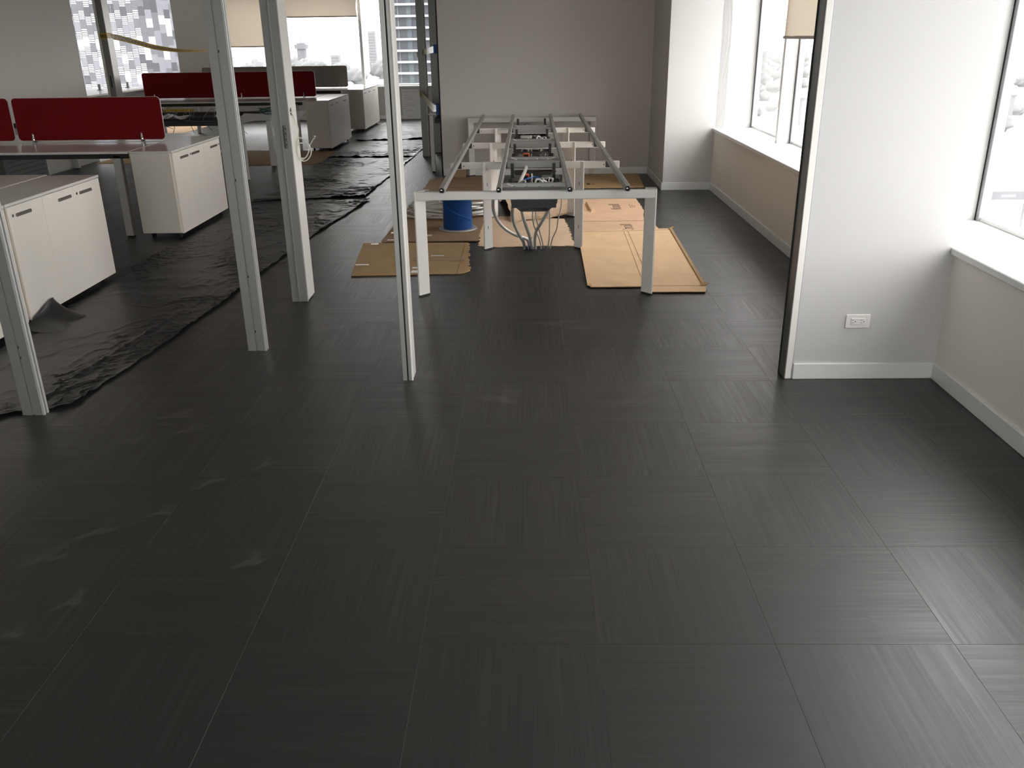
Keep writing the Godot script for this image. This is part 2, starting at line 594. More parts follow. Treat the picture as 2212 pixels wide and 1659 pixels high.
# ---------------------------------------------------------------- windows
func windows() -> void:
	var wi := 0
	for bay in [[-9.69, -6.3, [-8.24]], [-4.66, -1.7, [-3.2]], [1.8, 4.0, [2.9]]]:
		wi += 1
		var root := struct_root("window_%d" % wi)
		var edges: Array = [bay[0]] + bay[2] + [bay[1]]
		for k in edges.size():
			var z: float = edges[k]
			if k > 0 and k < edges.size() - 1:
				put("mullion", box_st(V(GX - 0.146, SILL, z - 0.03), V(GX - 0.002, HEAD, z + 0.03), 0.003), M.sill_white, root)
			for s in [-1, 1]:
				if (k == 0 and s < 0) or (k == edges.size() - 1 and s > 0):
					continue
				var a: float = z + s * (0.0 if k in [0, edges.size() - 1] else 0.03)
				put("frame", box_st(V(GX - 0.03, SILL, minf(a, a + s * 0.035)), V(GX + 0.02, HEAD, maxf(a, a + s * 0.035)), 0.002), M.frame_grey, root)
				put("gasket", box_st(V(GX - 0.034, SILL, minf(a, a + s * 0.007)), V(GX - 0.03, HEAD, maxf(a, a + s * 0.007))), M.black_rubber, root)
			if k > 0:
				put("pane", box_st(V(GX - 0.003, SILL, edges[k - 1]), V(GX + 0.003, HEAD, z)), M.window_glass, root)
		put("bottom_frame", box_st(V(GX - 0.02, SILL, bay[0]), V(GX + 0.02, SILL + 0.02, bay[1]), 0.002), M.sill_white, root)
		put("head_frame", box_st(V(GX - 0.02, HEAD - 0.03, bay[0]), V(GX + 0.02, HEAD, bay[1]), 0.002), M.sill_white, root)
	for w in [[-6.35, -1.0, [-5.04, -3.47, -2.25]], [-9.9, -7.27, [-8.6]]]:
		wi += 1
		var root := struct_root("window_%d" % wi)
		var edges: Array = [w[0]] + w[2] + [w[1]]
		var gz := ZF - 0.2
		for k in edges.size():
			var x: float = edges[k]
			if wi == 5 and k == 1:
				continue
			put("mullion", box_st(V(x - 0.03, 0.66, gz - 0.03), V(x + 0.03, HEAD, gz + 0.03), 0.003), M.sill_white, root)
		for k in range(1, edges.size()):
			put("pane", box_st(V(edges[k - 1], 0.66, gz - 0.003), V(edges[k], HEAD, gz + 0.003)), M.window_glass, root)
		put("bottom_frame", box_st(V(w[0], 0.66, gz - 0.02), V(w[1], 0.69, gz + 0.02), 0.002), M.sill_white, root)
	# roller blinds
	blind("roller_blind", "cream roller blind on the right hand window, pulled halfway down", V(2.255, 1.545, -8.25), V(2.255, HEAD, -6.75))
	blind("roller_blind", "cream roller blind on the far window, the lower hung one beside the corner wall", V(-6.2, 1.455, ZF - 0.06), V(-4.98, HEAD, ZF - 0.06))
	blind("roller_blind", "cream roller blind on the far window, hung higher, behind the post with coiled cable", V(-4.965, 2.005, ZF - 0.06), V(-3.49, HEAD, ZF - 0.06))

func blind(called: String, label: String, lo: Vector3, hi: Vector3) -> void:
	var o := thing(called, label, "roller blind", lo)
	var w := hi - lo
	var along_x := w.x > w.z
	var len := w.x if along_x else w.z
	var st := SurfaceTool.new()
	st.begin(Mesh.PRIMITIVE_TRIANGLES)
	st.set_smooth_group(0)
	var nu := 12
	var nv := 16
	var f := func(u: float, v: float, t: float) -> Vector3:
		var bow := 0.012 * sin(u * PI * 3.0) * (1.0 - v) + t
		var sag := 0.012 * sin(v * PI * 2.0) * (1.0 if u < 0.5 else -1.0) * absf(u - 0.5) * 2.0
		return V(u * len + sag, 0.02 + v * (w.y - 0.02), bow) if along_x else V(-bow, 0.02 + v * (w.y - 0.02), u * len + sag)
	for i in nu:
		for j in nv:
			for t in [0.0]:
				var a: Vector3 = f.call(float(i) / nu, float(j) / nv, t)
				var b: Vector3 = f.call(float(i + 1) / nu, float(j) / nv, t)
				var c: Vector3 = f.call(float(i + 1) / nu, float(j + 1) / nv, t)
				var d: Vector3 = f.call(float(i) / nu, float(j + 1) / nv, t)
				var n := (Vector3.BACK if along_x else Vector3.LEFT) * (1.0 if t > 0 else -1.0)
				quad(st, a, b, c, d, n)
	put("fabric", st, M.blind_fabric, o)
	var bs := st_new()
	if along_x:
		bx(bs, V(0, 0, -0.012), V(len, 0.025, 0.012), 0.004)
	else:
		bx(bs, V(-0.012, 0, -0.005), V(0.012, 0.025, len), 0.004)
	put("bottom_bar", bs, M.blind_bar, o)
	var rs := st_new()
	var p := PackedVector3Array([V(0, w.y - 0.03, 0), V(len, w.y - 0.03, 0)] if along_x else [V(0, w.y - 0.03, 0), V(0, w.y - 0.03, len)])
	tube(rs, p, 0.03, 12)
	put("roller", rs, M.white_plastic, o)

# ---------------------------------------------------------------- outside
func outside() -> void:
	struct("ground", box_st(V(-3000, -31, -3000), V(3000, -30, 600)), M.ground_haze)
	checker_building()
	# blue glass tower with white floor slabs
	var t := thing("glass_tower", "dark blue glass tower with white floor slabs seen past the middle post", "building", V(-9.4, -30, -70))
	put("glazing", box_st(V(-0.95, 0, -22), V(22, 60, -0.4)), M.tower_blue, t)
	for k in 5:
		put("glass_strip", box_st(V(0.25 + k * 1.9, 20, -0.42), V(0.62 + k * 1.9, 60, -0.34)), M.tower_cyan, t)
	for k in 5:
		put("glass_strip", box_st(V(-0.42 + k * 1.9, 20, -0.42), V(-0.34 + k * 1.9, 60, -0.36)), M.far_window, t)
	for k in range(14, 75):
		var y := 32.29 - 0.805 * (k - 40)
		put("floor_slab", box_st(V(-1.0, y - 0.075, -0.6), V(22.1, y + 0.075, 0.1)), M.tower_slab, t)
	# pale towers and trees of the skyline
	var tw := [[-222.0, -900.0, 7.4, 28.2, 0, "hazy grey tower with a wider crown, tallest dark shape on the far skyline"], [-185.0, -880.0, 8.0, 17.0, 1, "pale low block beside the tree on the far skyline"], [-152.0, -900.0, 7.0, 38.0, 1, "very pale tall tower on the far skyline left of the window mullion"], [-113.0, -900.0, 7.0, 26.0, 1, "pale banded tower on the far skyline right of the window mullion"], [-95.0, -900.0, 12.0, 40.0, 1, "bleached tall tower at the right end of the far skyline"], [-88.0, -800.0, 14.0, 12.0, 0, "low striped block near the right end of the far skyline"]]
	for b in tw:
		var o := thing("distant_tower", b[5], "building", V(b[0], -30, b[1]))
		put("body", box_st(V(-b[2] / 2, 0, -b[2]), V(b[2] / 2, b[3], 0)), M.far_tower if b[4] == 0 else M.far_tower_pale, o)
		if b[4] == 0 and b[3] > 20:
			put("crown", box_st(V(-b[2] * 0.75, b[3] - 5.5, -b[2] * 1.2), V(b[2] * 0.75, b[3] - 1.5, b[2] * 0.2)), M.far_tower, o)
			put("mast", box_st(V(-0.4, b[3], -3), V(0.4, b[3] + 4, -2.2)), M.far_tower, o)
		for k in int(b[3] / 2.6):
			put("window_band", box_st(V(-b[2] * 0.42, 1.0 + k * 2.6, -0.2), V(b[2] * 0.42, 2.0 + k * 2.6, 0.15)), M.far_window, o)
	var crown := tree_mesh(1)
	var crown2 := tree_mesh(2)
	var r := RandomNumberGenerator.new()
	r.seed = 31
	var spots := []
	for k in 26:
		spots.append([r.randf_range(-300, -85), r.randf_range(-1000, -560), r.randf_range(6, 13), "far window"])
	for k in 10:
		spots.append([r.randf_range(-150, -60), r.randf_range(-480, -340), r.randf_range(4, 8), "far window"])
	for k in 36:
		var d := 370.0 + k * 21.0
		var q: float = [0.252, 0.266, 0.276, 0.300, 0.258, 0.310][k % 6]
		spots.append([d * q, -d, d * r.randf_range(0.0075, 0.0105), "right hand window"])
	for k in 6:
		spots.append([(300.0 + k * 60.0) * (0.515 + 0.02 * (k % 3)), -300.0 - k * 60.0, r.randf_range(3, 6), "right hand window"])
	var kept := []
	for s in spots:
		if kept.all(func(k): return Vector2(k[0] - s[0], k[1] - s[1]).length() > (k[2] + s[2]) * 1.3):
			kept.append(s)
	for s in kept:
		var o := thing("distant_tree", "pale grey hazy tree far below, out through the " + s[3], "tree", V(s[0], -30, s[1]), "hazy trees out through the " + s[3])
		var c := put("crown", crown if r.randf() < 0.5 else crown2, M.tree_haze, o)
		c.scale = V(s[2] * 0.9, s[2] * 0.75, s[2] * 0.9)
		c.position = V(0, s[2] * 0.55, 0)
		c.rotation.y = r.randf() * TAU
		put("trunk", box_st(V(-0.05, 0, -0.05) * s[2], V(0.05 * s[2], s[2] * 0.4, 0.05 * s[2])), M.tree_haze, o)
	# low blocks and a sign board in the street below the right hand windows
	for b in [[101.0, -330.0, 9.0, 9.0, 10.0, "pale flat roofed shed below the blind of the right hand window"], [166.0, -330.0, 18.0, 9.0, 12.0, "pale flat roofed block out through the window nearest the camera"]]:
		var o := thing("low_block", b[5], "building", V(b[0], -30, b[1]))
		put("wall", box_st(V(-b[2] / 2, 0, -b[4]), V(b[2] / 2, b[3], 0)), M.far_tower_pale, o)
		put("roof_edge", box_st(V(-b[2] / 2 - 0.3, b[3], -b[4] - 0.3), V(b[2] / 2 + 0.3, b[3] + 0.6, 0.3)), M.far_tower, o)
	var sg := thing("street_sign_board", "pale purple sign board standing in the street below the nearest window", "sign", V(81.5, -30, -150))
	put("board", box_st(V(-4.0, 4.6, -0.2), V(4.4, 6.0, 0.2)), M.sign_purple, sg)
	put("post", box_st(V(-3.2, 0, -0.15), V(-2.9, 5, 0.15)), M.far_tower, sg)
	put("post", box_st(V(2.9, 0, -0.15), V(3.2, 5, 0.15)), M.far_tower, sg)
	var tm := TextMesh.new()
	tm.text = "PEUGEOT"
	tm.font_size = 100
	tm.pixel_size = 0.0055
	tm.depth = 0.02
	var font := SystemFont.new()
	font.font_names = PackedStringArray(["Droid Sans"])
	font.font_weight = 700
	tm.font = font
	tm.material = M.facade_white
	var to := MeshInstance3D.new()
	to.mesh = tm
	to.name = "lettering"
	sg.add_child(to)
	to.position = V(0, 5.25, 0.22)

func tree_mesh(sd: int) -> ArrayMesh:
	var n := FastNoiseLite.new()
	n.seed = sd
	n.frequency = 1.3
	n.fractal_octaves = 3
	var st := SurfaceTool.new()
	st.begin(Mesh.PRIMITIVE_TRIANGLES)
	st.set_smooth_group(0)
	var f := func(i: int, j: int) -> Vector3:
		var a := TAU * (i % 18) / 18.0
		var b := PI * j / 12.0
		var d := V(sin(b) * cos(a), cos(b), sin(b) * sin(a))
		return d * (0.85 + 0.5 * n.get_noise_3dv(d * 1.4))
	for i in 18:
		for j in 12:
			var p: Vector3 = f.call(i, j)
			quad(st, p, f.call(i + 1, j), f.call(i + 1, j + 1), f.call(i, j + 1), f.call(i, j) + f.call(i + 1, j + 1))
	return mesh_of(st)

func checker_building() -> void:
	var t := thing("panelled_building", "building faced with a checker of grey and white panels outside the left window", "building", V(-45.9, -30, -110))
	put("core", box_st(V(-24, 0, -20), V(0, 60, -0.6)), M.facade_mid, t)
	put("corner_core", box_st(V(-0.1, 0, -20), V(2.2, 60, -2.6)), M.facade_mid, t)
	var r := RandomNumberGenerator.new()
	r.seed = 9
	var pw := 0.715
	var ph := 0.985
	var meshes := {}
	var slats := st_new()
	var keys := ["facade_white", "facade_mid", "facade_pale", "facade_mid", "facade_dark", "facade_pale"]
	# path of the front: straight, then a curve round the corner
	var cols := []
	for c in range(-16, 0):
		cols.append([V((c + 0.5) * pw, 0, 0), 0.0, c])
	var p := V(0, 0, 0)
	for c in 9:
		var a := deg_to_rad(6.0 + c * 11.0)
		var d := V(cos(a), 0, -sin(a)) * pw
		cols.append([p + d * 0.5, a, c])
		p += d
	var panel := mesh_of(box_st(V(-pw / 2 + 0.002, -ph / 2 + 0.002, -0.12), V(pw / 2 - 0.002, ph / 2 - 0.002, 0.0), 0.006))
	var count := 0
	for c in cols:
		var ci: int = c[2]
		var stag := 0.33 * posmod(ci, 3) if ci >= -13 and ci < 0 else 0.33 * posmod(ci * 2, 3)
		for row in range(-6, 9):
			var y := 30.0 + (row + stag) * ph
			var xf := Transform3D(Basis(Vector3.UP, c[1]), c[0] + V(0, y, 0))
			if ci >= -13 and ci < 0 and posmod(row, 2) == 0:
				bx(slats, V(-pw / 2, -ph / 2, -0.2), V(pw / 2, ph / 2, -0.15), 0.0, xf)
				for k in 5:
					var sy := -ph / 2 + (k + 0.5) * ph / 5
					bx(slats, V(-pw / 2 + 0.03, sy - 0.06, -0.15), V(pw / 2 - 0.03, sy + 0.06, 0.0), 0.0, xf)
				continue
			var o := MeshInstance3D.new()
			o.mesh = panel
			o.name = "facade_panel"
			o.transform = xf
			o.set_surface_override_material(0, M[keys[r.randi_range(0, 5)]])
			t.add_child(o, true)
			count += 1
	var so := put("louvres", slats, M.facade_white, t)
	so.set_meta("kind", "stuff")
	# dark reveals behind the louvre slats
	var dk := st_new()
	for c in cols:
		if c[2] >= -13 and c[2] < 0:
			for row in range(-6, 9):
				if posmod(row, 2) == 0:
					var y: float = 30.0 + (row + 0.33 * posmod(c[2], 3)) * ph
					for k in 4:
						var sy := -ph / 2 + (k + 1) * ph / 5
						bx(dk, c[0] + V(-pw / 2 + 0.03, y + sy - 0.045, -0.14), c[0] + V(pw / 2 - 0.03, y + sy + 0.045, -0.015))
	put("louvre_gaps", dk, M.facade_dark, t).set_meta("kind", "stuff")

# ---------------------------------------------------------------- partition posts
func post_profile(called: String, w: float, pts: Array) -> SurfaceTool:
	var st := st_new()
	var poly := PackedVector2Array()
	for p in pts:
		poly.append(Vector2(p[0], p[1]))
	prism(st, poly, 0.0, CEIL)
	return st

func posts() -> void:
	# two slim studs with a groove up the face
	for k in 2:
		var at: Vector3 = [V(-2.352, 0, -3.625), V(-1.562, 0, -4.492)][k]
		var o := thing("partition_post", ["grey aluminium partition post nearest the lower left corner, on the black plastic", "grey aluminium partition post second from the left, with screw holes up its face"][k], "post", at)
		put("channel", post_profile("c", 0.1, [[0, 0], [0.044, 0], [0.046, -0.007], [0.053, -0.007], [0.055, 0.0], [0.092, 0], [0.092, -0.036], [0, -0.036]]), M.aluminium, o)
		var e := st_new()
		bx(e, V(0.092, 0.0, -0.010), V(0.104, CEIL, 0.0015), 0.001)
		bx(e, V(0.092, 0.0, -0.036), V(0.104, CEIL, -0.022), 0.001)
		put("edge_strip", e, M.aluminium_light, o)
		put("slot_gasket", box_st(V(0.0915, 0, -0.022), V(0.098, CEIL, -0.010)), M.aluminium_dark, o)
		for y in ([0.33, 0.28] if k == 0 else [1.55, 0.93, 0.42, 0.11]):
			put("screw_hole", box_st(V(0.047, y - 0.006, -0.0072), V(0.053, y + 0.006, -0.0058)), M.slot_black, o)
		put("foot_plate", box_st(V(-0.006, 0, -0.045), V(0.0, 0.006, -0.002), 0.001), M.aluminium_dark, o)
	# deep post with a white side board and a strike plate
	var o := thing("partition_post", "deep partition post with a white side board, a cable hole and a black strike plate", "post", V(-1.559, 0, -5.447))
	put("channel", post_profile("c", 0.1, [[0, 0], [0.041, 0], [0.044, 0.005], [0.049, 0.005], [0.052, -0.004], [0.098, -0.004], [0.098, -0.18], [0, -0.18]]), M.aluminium, o)
	# side board with a real hole, from CSG
	var csg := CSGCombiner3D.new()
	var cb := CSGBox3D.new()
	cb.size = V(0.006, CEIL - 0.012, 0.178)
	cb.position = V(0.102, CEIL / 2 + 0.006, -0.091)
	var ch := CSGCylinder3D.new()
	ch.radius = 0.024
	ch.height = 0.06
	ch.sides = 24
	ch.rotation = V(0, 0, PI / 2)
	ch.position = V(0.102, 1.19, -0.055)
	ch.operation = CSGShape3D.OPERATION_SUBTRACTION
	csg.add_child(cb)
	csg.add_child(ch)
	cb.material = M.white_metal
	ch.material = M.white_metal
	csg.name = "side_board"
	o.add_child(csg)
	put("cable_hole", box_st(V(0.0985, 1.165, -0.08), V(0.0992, 1.215, -0.03)), M.slot_black, o)
	put("strike_plate", box_st(V(0.058, 0.975, -0.0045), V(0.080, 1.115, -0.0025), 0.0005), M.aluminium_dark, o)
	put("strike_slot", box_st(V(0.058, 0.978, -0.003), V(0.063, 1.112, -0.0018)), M.slot_black, o)
	for y in [1.0, 1.03, 1.065, 1.095]:
		put("screw_hole", box_st(V(0.069, y - 0.004, -0.003), V(0.075, y + 0.004, -0.0018)), M.slot_black, o)
	put("edge_bead", box_st(V(0.098, 0.0, -0.004), V(0.106, CEIL, 0.0), 0.001), M.aluminium_light, o)
	# middle post with a black slot
	o = thing("partition_post", "slim partition post with a black slot, standing before the bare desk frame", "post", V(-0.640, 0, -4.032))
	put("channel", post_profile("c", 0.05, [[0, 0], [0.022, 0], [0.022, -0.02], [0.029, -0.02], [0.029, 0], [0.043, 0], [0.043, -0.12], [0, -0.12]]), M.aluminium_dark, o)
	put("slot_gasket", box_st(V(0.0215, 0, -0.021), V(0.0295, CEIL, -0.004)), M.black_rubber, o)
	put("front_lip", box_st(V(0.0, 0, -0.002), V(0.0215, CEIL, 0.002), 0.001), M.aluminium, o)
	put("front_lip", box_st(V(0.0295, 0, -0.002), V(0.0435, CEIL, 0.002), 0.001), M.aluminium, o)
	put("edge_bead", box_st(V(0.0435, 0, -0.012), V(0.0515, CEIL, 0.003), 0.0015), M.white_metal, o)
	put("side_board", box_st(V(0.043, 0.0, -0.12), V(0.05, CEIL, -0.014), 0.001), M.bench_grey, o)
	# post that ends the partition stub
	o = thing("partition_post", "dark aluminium end post on the edge of the white partition wall", "post", V(1.262, 0, -4.03))
	put("channel", box_st(V(0, 0, -0.098), V(0.036, CEIL, -0.003), 0.0015), M.aluminium_dark, o)
	put("front_strip", box_st(V(0.003, 0, -0.004), V(0.033, CEIL, 0.004), 0.002), M.white_metal, o)
	put("seal", box_st(V(-0.004, 0, -0.1), V(0.004, CEIL, -0.086)), M.black_rubber, o)
	put("shadow_gap", box_st(V(0.0335, 0, -0.005), V(0.038, CEIL, 0.001)), M.frame_grey, o)
	# far post on the line of the glass partition
	o = thing("partition_post", "far grey partition post with a bright edge, held by two strips of pale tape", "post", V(-1.537, 0, -12.82))
	put("channel", box_st(V(0, 0, -0.18), V(0.088, CEIL, 0), 0.002), M.aluminium_dark, o)
	put("edge_bead", box_st(V(0.088, 0, -0.2), V(0.1, CEIL, -0.002), 0.001), M.white_metal, o)
	var sc := st_new()
	for k in 12:
		bx(sc, V(0.1, 0.95 + k * 0.085, -0.03), V(0.106, 0.965 + k * 0.085, -0.01))
	put("hinge_studs", sc, M.white_metal, o)
	# office front post
	o = thing("partition_post", "post of the left office front, wrapped in yellow caution tape", "post", V(-6.152, 0, -13.3))
	put("channel", box_st(V(0, 0, -0.19), V(0.087, CEIL, 0), 0.002), M.aluminium_dark, o)
	put("side_board", box_st(V(0.087, 0, -0.19), V(0.093, CEIL, -0.002), 0.001), M.bench_grey, o)
	put("glazing_bead", box_st(V(-0.052, 0, -0.12), V(-0.002, CEIL, -0.03), 0.002), M.white_metal, o)
	put("strike_plate", box_st(V(0.03, 0.98, -0.001), V(0.05, 1.14, 0.001)), M.slot_black, o)
	# grooved panels of the partition behind the back wall
	o = thing("grooved_partition", "grey grooved partition panels behind the left end of the back wall", "partition", V(-1.43, 0, -13.25))
	for k in 5:
		put("panel", box_st(V(0.02 + k * 0.16, 0, -0.05), V(0.173 + k * 0.16, CEIL, 0), 0.004), M.aluminium_dark, o)
		put("joint_strip", box_st(V(0.174 + k * 0.16, 0, -0.05), V(0.179 + k * 0.16, CEIL, 0.004)), M.bench_grey, o)
	# coil of white cable out of the deep post
	o = thing("coiled_cable", "white network cable hanging in loops from the hole in the deep post", "cable", V(0, 0, 0))
	var st := st_new()
	tube(st, smooth_path([-1.475, 1.190, -5.500, -1.452, 1.183, -5.500, -1.444, 1.144, -5.530, -1.434, 1.114, -5.530, -1.428, 1.081, -5.530, -1.431, 1.051, -5.530, -1.438, 1.024, -5.530, -1.445, 0.997, -5.530, -1.448, 0.970, -5.530, -1.448, 0.946, -5.530, -1.443, 0.919, -5.530, -1.436, 0.899, -5.530, -1.416, 0.890, -5.530, -1.390, 0.898, -5.530, -1.367, 0.925, -5.530, -1.360, 0.956, -5.530, -1.368, 0.983, -5.530, -1.383, 1.003, -5.530, -1.402, 1.023, -5.530, -1.422, 1.031, -5.530, -1.437, 1.024, -5.535], 0.012), 0.0034, 8)
	put("cable", st, M.cable_white, o)
	st = st_new()
	tube(st, smooth_path([-1.437, 1.024, -5.535, -1.447, 0.972, -5.545, -1.447, 0.938, -5.545, -1.436, 0.911, -5.54, -1.413, 0.907, -5.54, -1.391, 0.921, -5.54, -1.377, 0.954, -5.54, -1.384, 0.982, -5.54, -1.404, 0.995, -5.54, -1.425, 0.999, -5.54, -1.440, 0.989, -5.54, -1.447, 0.962, -5.54, -1.443, 0.925, -5.54, -1.428, 0.897, -5.54, -1.402, 0.911, -5.54, -1.381, 0.941, -5.54, -1.375, 0.971, -5.54, -1.362, 0.995, -5.54, -1.336, 1.028, -5.54], 0.012), 0.0034, 8)
	put("cable", st, M.cable_white, o)
	st = st_new()
	tube(st, PackedVector3Array([V(-1.336, 1.028, -5.54), V(-1.327, 1.041, -5.54)]), 0.006, 8)
	put("plug", st, M.frame_grey, o)

# ---------------------------------------------------------------- bare desk frame
func leg_profile(sx: float) -> PackedVector2Array:
	# an angled leg, its slanted face turned in and forward; sx = 1 for a left leg
	return PackedVector2Array([Vector2(-0.004 * sx, 0.0), Vector2(0.004 * sx, 0.003), Vector2(0.064 * sx, -0.06), Vector2(0.062 * sx, -0.068), Vector2(-0.004 * sx, -0.068)])

func table_frame() -> void:
	var t := thing("bare_desk_frame", "bare white and grey steel frame of a long bench desk without its top", "desk frame", V(0, 0, 0))
	var zs := [-5.53, -6.86, -8.19, -9.52, -10.84]
	var top := 0.69
	for k in 5:
		var z: float = zs[k]
		var full := k == 0 or k == 4
		for s in [1.0, -1.0]:
			var lx: float = (-0.732 if s > 0 else 0.803) if full else (-0.362 if s > 0 else 0.424)
			var st := st_new()
			prism(st, leg_profile(s), 0.012, top + (0.002 if full else 0.0), Transform3D(Basis.IDENTITY, V(lx, 0, z)))
			var lg := put("leg", st, M.white_metal, t)
			st = st_new()
			prism(st, leg_profile(s * 0.98), 0.0, 0.012, Transform3D(Basis.IDENTITY, V(lx, 0, z)))
			put("foot_pad", st, M.dark_steel, lg)
			if full:
				st = st_new()
				prism(st, leg_profile(s), top + 0.002, top + 0.006, Transform3D(Basis.IDENTITY, V(lx, 0, z)))
				put("cap", st, M.chrome, lg)
			else:
				var sl := st_new()
				for y in [0.18, 0.52]:
					bx(sl, V(-0.003, y - 0.012, -0.002), V(0.003, y + 0.012, 0.002), 0.0, Transform3D(Basis(Vector3.UP, 0.8 * s), V(lx + 0.031 * s, 0, z - 0.0275)))
				put("slot", sl, M.slot_black, lg)
		if full:
			put("crossbar", box_st(V(-0.726, top - 0.054, z - 0.03), V(0.797, top, z - (0.0 if k == 0 else 0.004)), 0.003), M.bench_grey, t)
		else:
			put("crossbar", box_st(V(-0.612, top - 0.052, z - 0.05), V(-0.19, top, z - 0.018), 0.003), M.white_metal, t)
			put("crossbar", box_st(V(0.255, top - 0.052, z - 0.05), V(0.70, top, z - 0.018), 0.003), M.white_metal, t)
			put("bridge", box_st(V(-0.185, top - 0.045, z - 0.06), V(0.25, top + 0.012, z - 0.016), 0.004), M.rail_grey, t)
			put("bridge_flange", box_st(V(-0.185, top - 0.056, z - 0.055), V(0.25, top - 0.046, z + 0.006), 0.002), M.bench_grey, t)
			var dots := st_new()
			for x in [-0.51, 0.58]:
				bx(dots, V(x - 0.004, top - 0.03, z - 0.0182), V(x + 0.004, top - 0.022, z - 0.0172))
			put("bolt_holes", dots, M.slot_black, t)
	for x in [-0.547, -0.19, 0.255, 0.613]:
		var r := put("rail", box_st(V(x - 0.016, top + 0.001, -10.84), V(x + 0.016, top + 0.038, -5.47), 0.003), M.rail_grey, t)
		var ring := st_new()
		tube(ring, PackedVector3Array([V(x, top + 0.019, -5.474), V(x, top + 0.019, -5.458)]), 0.0155, 14)
		put("end_cap", ring, M.black_rubber, r)
		ring = st_new()
		tube(ring, PackedVector3Array([V(x - 0.003, top + 0.02, -5.462), V(x - 0.003, top + 0.02, -5.456)]), 0.007, 10)
		put("cap_screw", ring, M.chrome, r)
		var clips := st_new()
		for k in range(1, 4):
			bx(clips, V(x - 0.02, top - 0.045, zs[k] - 0.02), V(x + 0.02, top + 0.001, zs[k] - 0.012))
			bx(clips, V(x - 0.005, top + 0.038, zs[k] + 0.02), V(x + 0.005, top + 0.0395, zs[k] + 0.035))
		put("clip", clips, M.dark_steel, r)
	# screwed rungs between the two middle rails
	for k in 4:
		var z: float = [-5.70, -7.0, -8.28, -9.62][k]
		var r := put("rung", box_st(V(-0.175, top - 0.005, z - 0.03), V(0.24, top + 0.022, z), 0.002), M.rail_grey, t)
		put("lower_lip", box_st(V(-0.175, top - 0.038, z - 0.012), V(0.24, top - 0.005, z - 0.004), 0.001), M.tray_grey, r)
		for x in [-0.1, -0.02, 0.065, 0.15]:
			var sc := st_new()
			tube(sc, PackedVector3Array([V(x, top + 0.006, z), V(x, top + 0.006, z + 0.005)]), 0.006, 10)
			put("screw", sc, M.chrome, r)
		var flap := st_new()
		for s in [-1.0, 1.0]:
			bx(flap, V(-0.02, -0.002, -0.006), V(0.02, 0.002, 0.006), 0.001, Transform3D(Basis(Vector3.BACK, 0.35 * s) * Basis(Vector3.RIGHT, 0.5), V(0.03 + s * 0.155, top + 0.014, z + 0.008)))
		put("tie_tab", flap, M.aluminium_light, r)
	# four cable trays hung below
	for k in 4:
		var z0: float = [-5.98, -7.35, -8.62, -9.9][k]
		var z1: float = [-6.82, -8.12, -9.44, -10.7][k]
		var tr := st_new()
		var outer := [Vector2(-0.135, 0.60), Vector2(-0.125, 0.53), Vector2(-0.06, 0.475), Vector2(0.125, 0.475), Vector2(0.19, 0.53), Vector2(0.2, 0.60)]
		for i in range(5):
			var p: Vector2 = outer[i]
			var q: Vector2 = outer[i + 1]
			var n := Vector3((q - p).y, -(q - p).x, 0)
			quad(tr, V(p.x, p.y, z0), V(q.x, q.y, z0), V(q.x, q.y, z1), V(p.x, p.y, z1), n)
			var ip := Vector2(lerpf(p.x, 0.0325, 0.03), lerpf(p.y, 0.6, 0.04))
			var iq := Vector2(lerpf(q.x, 0.0325, 0.03), lerpf(q.y, 0.6, 0.04))
			quad(tr, V(ip.x, ip.y, z0), V(iq.x, iq.y, z0), V(iq.x, iq.y, z1), V(ip.x, ip.y, z1), -n)
			for z in [z0, z1]:
				quad(tr, V(p.x, p.y, z), V(q.x, q.y, z), V(iq.x, iq.y, z), V(ip.x, ip.y, z), V(0, 0, 1 if z == z0 else -1))
		for z in [z0, z1 + 0.004]:
			bx(tr, V(-0.12, 0.50, z - 0.004), V(0.185, 0.56, z))
		var ty := put("cable_tray", tr, M.tray_black, t)
		var br := st_new()
		for x in [-0.13, 0.19]:
			for z in [z0 - 0.06, z1 + 0.02]:
				bx(br, V(x - 0.012, 0.56, z - 0.012), V(x + 0.012, top, z + 0.012), 0.001)
		put("hanger", br, M.dark_steel, ty)
		put("tray_plate", box_st(V(-0.16, 0.575, z1 - 0.12), V(-0.03, 0.582, z1 + 0.18)), M.tray_grey, ty)
		put("tray_plate", box_st(V(0.10, 0.575, z1 - 0.12), V(0.235, 0.582, z1 + 0.1)), M.tray_grey, ty)
	# what lies in the trays
	for d in [[-0.03, -6.74, "orange connector cap in the nearest cable tray, beside the blue cord"], [0.092, -6.16, "orange connector cap at the front end of the nearest cable tray"], [-0.025, -8.0, "orange connector cap in the second cable tray from the front"]]:
		var o := thing("connector_cap", d[2], "connector", V(d[0], 0.585, d[1]))
		put("cap", box_st(V(-0.03, 0, -0.03), V(0.03, 0.035, 0.03), 0.006), M.orange_plastic, o)
		put("pin_block", box_st(V(-0.02, 0.005, 0.03), V(0.02, 0.028, 0.04), 0.002), M.black_rubber, o)
	for d in [[-0.03, -9.55, "white power strip in the third cable tray from the front"], [-0.03, -10.45, "white power strip in the farthest cable tray"]]:
		var o := thing("power_strip", d[2], "power strip", V(d[0], 0.585, d[1]))
		put("body", box_st(V(-0.06, 0, -0.025), V(0.06, 0.03, 0.025), 0.005, Transform3D(Basis(Vector3.UP, -0.25), Vector3.ZERO)), M.white_plastic, o)
		put("socket_row", box_st(V(-0.04, 0.03, -0.01), V(0.04, 0.031, 0.01), 0.0, Transform3D(Basis(Vector3.UP, -0.25), Vector3.ZERO)), M.frame_grey, o)
